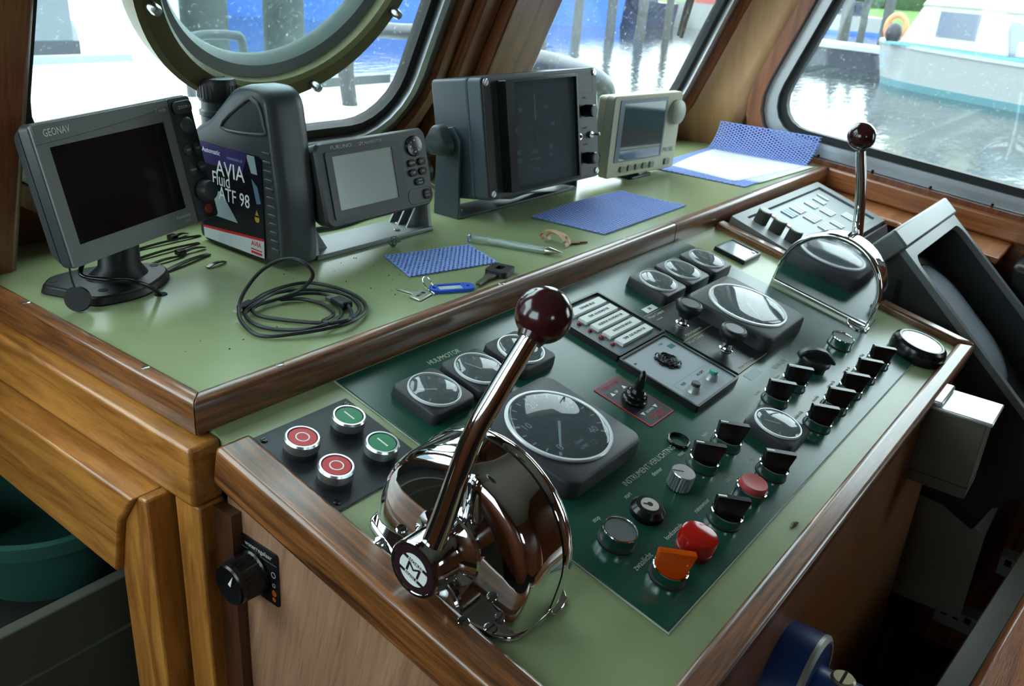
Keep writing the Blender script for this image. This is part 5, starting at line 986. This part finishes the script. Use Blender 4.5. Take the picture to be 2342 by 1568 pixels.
# wiper outside the right front window
wp = thing('window_wiper', 'black windscreen wiper outside the right front window', 'wiper', F2)
mk('arm', B().tube([(.645, .238, -.030), (.628, .30, -.034), (.60, .45, -.040), (.55, .62, -.045)], .004, 8), BLACKG, wp); mk('blade', B().tube([(.645, .238, -.022), (.612, .34, -.022), (.560, .56, -.022)], .0045, 8), BLACKG, wp)
# neighbouring ship and piles
HW = P('hull_pale', (104, 116, 124), .5); HB = P('hull_blue', (64, 108, 196), .45); HD = P('hull_navy', (26, 34, 62), .45); HWW = P('hull_white', (152, 156, 157), .4); HR = P('cabin_red', (120, 46, 40), .5); TEAL = P('boot_teal', (84, 124, 132), .5)
nb = thing('neighbour_ship', 'pale grey hull of a ship moored ahead to the left', 'ship', T(1.0, 7.2, WZ))
mk('hull', B().prism([(-6, -.6), (2.3, -.6), (3.2, 1.2), (2.6, 3.2), (-6, 3.2)], 0, 5.2), HW, nb); mk('grey_band', B().prism([(-6, -.66), (2.32, -.66), (3.25, 1.2), (2.6, 3.3), (-6, 3.3)], 1.45, 1.75), P('band_grey', (58, 66, 74), .5), nb)
mk('porthole', B().lathe([(0, 0), (.16, 0), (.16, .05), (0, .05)], 24, T(.8, -.60, 3.4) @ RX(pi / 2)), HD, nb)
def pile(x, y, r, h, label, grp, lean=0.0):
    pts = [(0, 0, -.6), (lean * .5, 0, h * .5), (lean, 0, h)]
    b = B(); b.tube(pts, [r, r * .97, r * .9], 12); o = mk('mooring_pile', b, GREYM, M=T(x, y, WZ), ang=50); return tag(o, label, 'mooring pile', grp)
pile(5.45, 8.0, .25, 5.0, 'thick dark pile seen through the round screen, left one', 'thick piles ahead'); pile(6.50, 8.0, .24, 5.0, 'thick dark pile seen through the round screen, right one', 'thick piles ahead')
words = ('first', 'second', 'third', 'fourth', 'fifth', 'sixth', 'seventh')
for i, (x, y, r, h) in enumerate(((31.4, 22.2, .26, 3.6), (34.1, 22.2, .22, 3.4), (34.7, 20.8, .22, 3.4), (35.4, 19.7, .22, 3.2), (37.9, 19.7, .18, 3.3))):
    pile(x, y, r, h, 'weathered pile in the water seen through the right front window, %s from the mullion' % words[i], 'far mooring piles', random.uniform(-.15, .15))
for i, (x, y, r, h) in enumerate(((50, 19.2, .22, 3.2), (47.5, 16.6, .28, 3.4), (46, 14.2, .28, 3.3), (44.5, 12.9, .18, 3.2), (44, 11.7, .24, 3.4), (47, 10.2, .20, 3.2), (48, 8.6, .22, 3.2))):
    pile(x, y, r, h, 'weathered pile beyond the pontoon seen through the side window, %s from the left' % words[i], 'pontoon piles', random.uniform(-.15, .15))
def hull_mesh(L, Bm, h, n=12, rise=.25):
    rings = []
    for i in range(n + 1):
        t_ = i / n; w = Bm / 2 * (math.sqrt(max(0, 1 - (1 - min(1, t_ * 2.2)) ** 2)) * .98 + .02); zt = h + rise * (1 - t_) ** 2
        rings.append([(L * t_ - (zt * .25 * (1 - t_)), -w, zt), (L * t_, -w * .82, 0), (L * t_, -w * .3, -.35), (L * t_, w * .3, -.35), (L * t_, w * .82, 0), (L * t_ - (zt * .25 * (1 - t_)), w, zt)])
    return B().loft(rings)
def boat(name, label, bow, d, L, Bm, h, hm, cm, cabin=(.3, .75, .9), stripe=None):
    d = Vector((*d, 0)).normalized(); M = frame((bow[0], bow[1], WZ), d, (-d.y, d.x, 0), (0, 0, 1))
    t = thing(name, label, 'boat', M)
    mk('hull', hull_mesh(L, Bm, h), hm, t, ang=30); mk('deck', B().prism([(L * .02, 0), (L * .2, -Bm * .38), (L * .5, -Bm * .46), (L * .98, -Bm * .44), (L * .98, Bm * .44), (L * .5, Bm * .46), (L * .2, Bm * .38)], h - .05, h + .03), DECKW, t)
    c0, c1, ch = cabin
    cb_ = mk('cabin', B().prism(rrect(L * c0, L * c1, -Bm * .34, Bm * .34, .3), h, h + ch, None, [(L * (c0 + c1) / 2 + (x - L * (c0 + c1) / 2) * .86, y * .85) for x, y in rrect(L * c0, L * c1, -Bm * .34, Bm * .34, .3)]), cm, t, ang=30)
    for k in range(3): mk('cabin_window', B().box(L * c0 + L * (c1 - c0) * (.15 + .26 * k), L * c0 + L * (c1 - c0) * (.35 + .26 * k), -Bm * .345, Bm * .345, h + ch * .35, h + ch * .75), HD, cb_)
    if stripe: mk('boot_stripe', B().loft([[(p[0] * 1.001, p[1] * 1.012, p[2]) for p in r] for r in [[(L * t_ - .02, -1 * (Bm / 2 * (math.sqrt(max(0, 1 - (1 - min(1, t_ * 2.2)) ** 2)) * .98 + .02)) * .835, .0), (L * t_ - .02, -(Bm / 2 * (math.sqrt(max(0, 1 - (1 - min(1, t_ * 2.2)) ** 2)) * .98 + .02)) * .862, .22), (L * t_ - .02, (Bm / 2 * (math.sqrt(max(0, 1 - (1 - min(1, t_ * 2.2)) ** 2)) * .98 + .02)) * .862, .22), (L * t_ - .02, (Bm / 2 * (math.sqrt(max(0, 1 - (1 - min(1, t_ * 2.2)) ** 2)) * .98 + .02)) * .835, .0)] for t_ in [i / 12 for i in range(13)]]]), stripe, t)
    return t
boat('moored_boat', 'blue hulled boat with white deck moored beyond the piles', (34.5, 29.5), (1, -.42), 9, 3, 1.45, HB, HWW)
boat('moored_boat', 'navy barge lying between the blue boat and the pale boats', (43.0, 25.5), (1, -.2), 3.6, 2.4, 1.3, HD, HD, (.3, .7, .5))
boat('moored_boat', 'pale hulled boat with brown cabin moored to the right of the navy barge', (48.2, 25.0), (1, -.25), 9, 3, 1.2, HWW, HR)
boat('moored_boat', 'small white boat with dark blue stripe beyond the left pontoon piles', (60, 21.5), (.8, -1), 5, 2.4, 1.1, HWW, HD, stripe=HB)
boat('moored_boat', 'white boat with red canopy beyond the pontoon piles', (66, 15.0), (.7, -1), 6, 2.6, 1.2, HWW, HR)
boat('blue_barge', 'bright blue hull seen through the top of the round screen', (22.0, 32.0), (1, -.3), 9.5, 4, 2.6, HB, HWW, (.05, .35, 1.2))
# pontoon
pn_ = thing('pontoon', 'dark floating pontoon with pale top edge behind the white motor boat', 'pontoon', T(34.0, 9.6, WZ))
dd = Vector((-1.6, -5.4, 0)).normalized(); Mp = frame((-.0, 0, 0), dd, (-dd.y, dd.x, 0), (0, 0, 1))
mk('float', B().box(-6.5, 6, -.9, .9, -.3, .62, Mp), P('pontoon_dark', (34, 40, 52), .6, var=.3, vscale=2), pn_); mk('deck', B().box(-6.5, 6, -.95, .95, .62, .78, Mp), P('pontoon_top', (150, 158, 164), .6), pn_)
# white motor boat with canopy
dm = Vector((27.1 - 29.95, 3.01 - 7.39, 0)).normalized()
mb_ = thing('motor_boat', 'white motor boat with cream canopy and teal waterline', 'boat', frame((29.9, 7.5, WZ), dm, (-dm.y, dm.x, 0), (0, 0, 1)))
Lm = 8.5; mk('hull', hull_mesh(Lm, 2.9, 1.12, 16, .12), HWW, mb_, ang=30)
mk('waterline_band', B().loft([[(x, -w_, z0) for w_, z0 in ((a * .83 + .012, -.02), (a * .862 + .012, .20), (-a * .862 - .012, .20), (-a * .83 - .012, -.02))] for x, a in [(Lm * t_, 1.45 * (math.sqrt(max(0, 1 - (1 - min(1, t_ * 2.2)) ** 2)) * .98 + .02)) for t_ in [i / 16 for i in range(17)]]]), TEAL, mb_)
mk('gunwale', B().loft([[(x, -a - .03, z0), (x, -a - .03, z0 + .10), (x, a + .03, z0 + .10), (x, a + .03, z0)] for x, a, z0 in [(Lm * t_ - .28 * (1 - t_), 1.45 * (math.sqrt(max(0, 1 - (1 - min(1, t_ * 2.2)) ** 2)) * .98 + .02), 1.08 + .12 * (1 - t_) ** 2) for t_ in [i / 16 for i in range(17)]]]), HWW, mb_)
mk('teal_trim', B().box(1.2, 8.2, -1.38, 1.38, 1.20, 1.26), P('trim_turquoise', (84, 144, 162), .5), mb_)
CNV = P('canvas_cream', (168, 166, 154), .7); ROOF = P('canopy_white', (196, 198, 196), .6); VIN = P('vinyl_window', (96, 104, 120), .15)
mk('canopy_side', B().prism([(1.5, 1.25), (5.4, 1.25), (5.0, 2.35), (2.2, 2.35)], -1.15, 1.15, frame((0, 0, 0), (1, 0, 0), (0, 0, 1), (0, -1, 0))), CNV, mb_, bevel=.05)
mk('canopy_roof', B().prism([(2.1, 2.30), (5.2, 2.30), (5.0, 2.68), (2.5, 2.72)], -1.2, 1.2, frame((0, 0, 0), (1, 0, 0), (0, 0, 1), (0, -1, 0))), ROOF, mb_, bevel=.08)
mk('canopy_window', B().box(2.9, 4.3, -1.17, 1.17, 1.55, 2.20), VIN, mb_); mk('windscreen', B().prism([(5.2, 1.25), (6.6, 1.25), (5.5, 2.1), (5.2, 2.1)], -1.05, 1.05, frame((0, 0, 0), (1, 0, 0), (0, 0, 1), (0, -1, 0))), VIN, mb_); mk('cabin_top', B().box(5.6, 8.2, -1.1, 1.1, 1.25, 1.65), HWW, mb_, bevel=.05)
lr = thing('life_ring', 'pale orange life ring on the rail of the white motor boat', 'life ring', mb_.matrix_basis @ T(.62, -.55, 1.62) @ RZ(rad(35)) @ RX(pi / 2))
mk('ring', B().tube([(.28 * cos(a), .36 * sin(a), 0) for a in [2 * pi * i / 32 for i in range(32)]], .085, 12, True), P('ring_orange', (224, 140, 96), .6), lr, ang=60)
mk('rail_post', B().tube([(.0, -.30, -.0), (.0, -.52, 0)], .02, 8), STEEL, lr)
fn = mk('ball_fender', B().ball((0, 0, 0), .24, 12, None, 1.25), P('fender_black', (36, 38, 44), .5), M=mb_.matrix_basis @ T(1.02, -.95, 1.48)); tag(fn, 'black ball fender hanging at the corner of the white motor boat', 'fender')
text('Small', .26, P('name_blue', (110, 140, 190), .5), mb_, T(1.15, -1.302, .86) @ RX(pi / 2) @ RY(rad(-19))); text('Blue', .24, MATS['name_blue'], mb_, T(1.22, -1.28, .58) @ RX(pi / 2) @ RY(rad(-19)))
# far bank with grass and hedge
bnk = B(); nxx = 90
for i in range(nxx + 1):
    x = -40 + i * 2.4
    bnk.v += [(x, 0, -.2), (x, 5, 1.1 + random.uniform(-.1, .1)), (x, 12, 1.4)]
for i in range(nxx): bnk.f += [(3 * i, 3 * i + 3, 3 * i + 4, 3 * i + 1), (3 * i + 1, 3 * i + 4, 3 * i + 5, 3 * i + 2)]
BM = frame((75, 75, WZ), (.45, -1, 0), (1, .45, 0), (0, 0, 1)); BM = T(75, 75, WZ) @ RZ(math.atan2(-1, .45))
tag(mk('grass_bank', bnk, P('bank_grass', (92, 128, 66), .9, var=.35, vscale=.8), M=BM, ang=60), 'green grass bank along the far shore', 'bank', kind='stuff')
hg = B()
for i in range(70):
    x = -40 + i * 3.1; hg.ball((x, 8 + random.uniform(-1, 1), 2.6 + random.uniform(-.5, .9)), random.uniform(2.0, 3.0), 6)
tag(mk('hedge', hg, P('hedge_green', (46, 72, 40), .9, var=.5, vscale=1.2), M=BM, ang=60), 'dark green hedge of bushes along the far bank', 'hedge', kind='stuff')
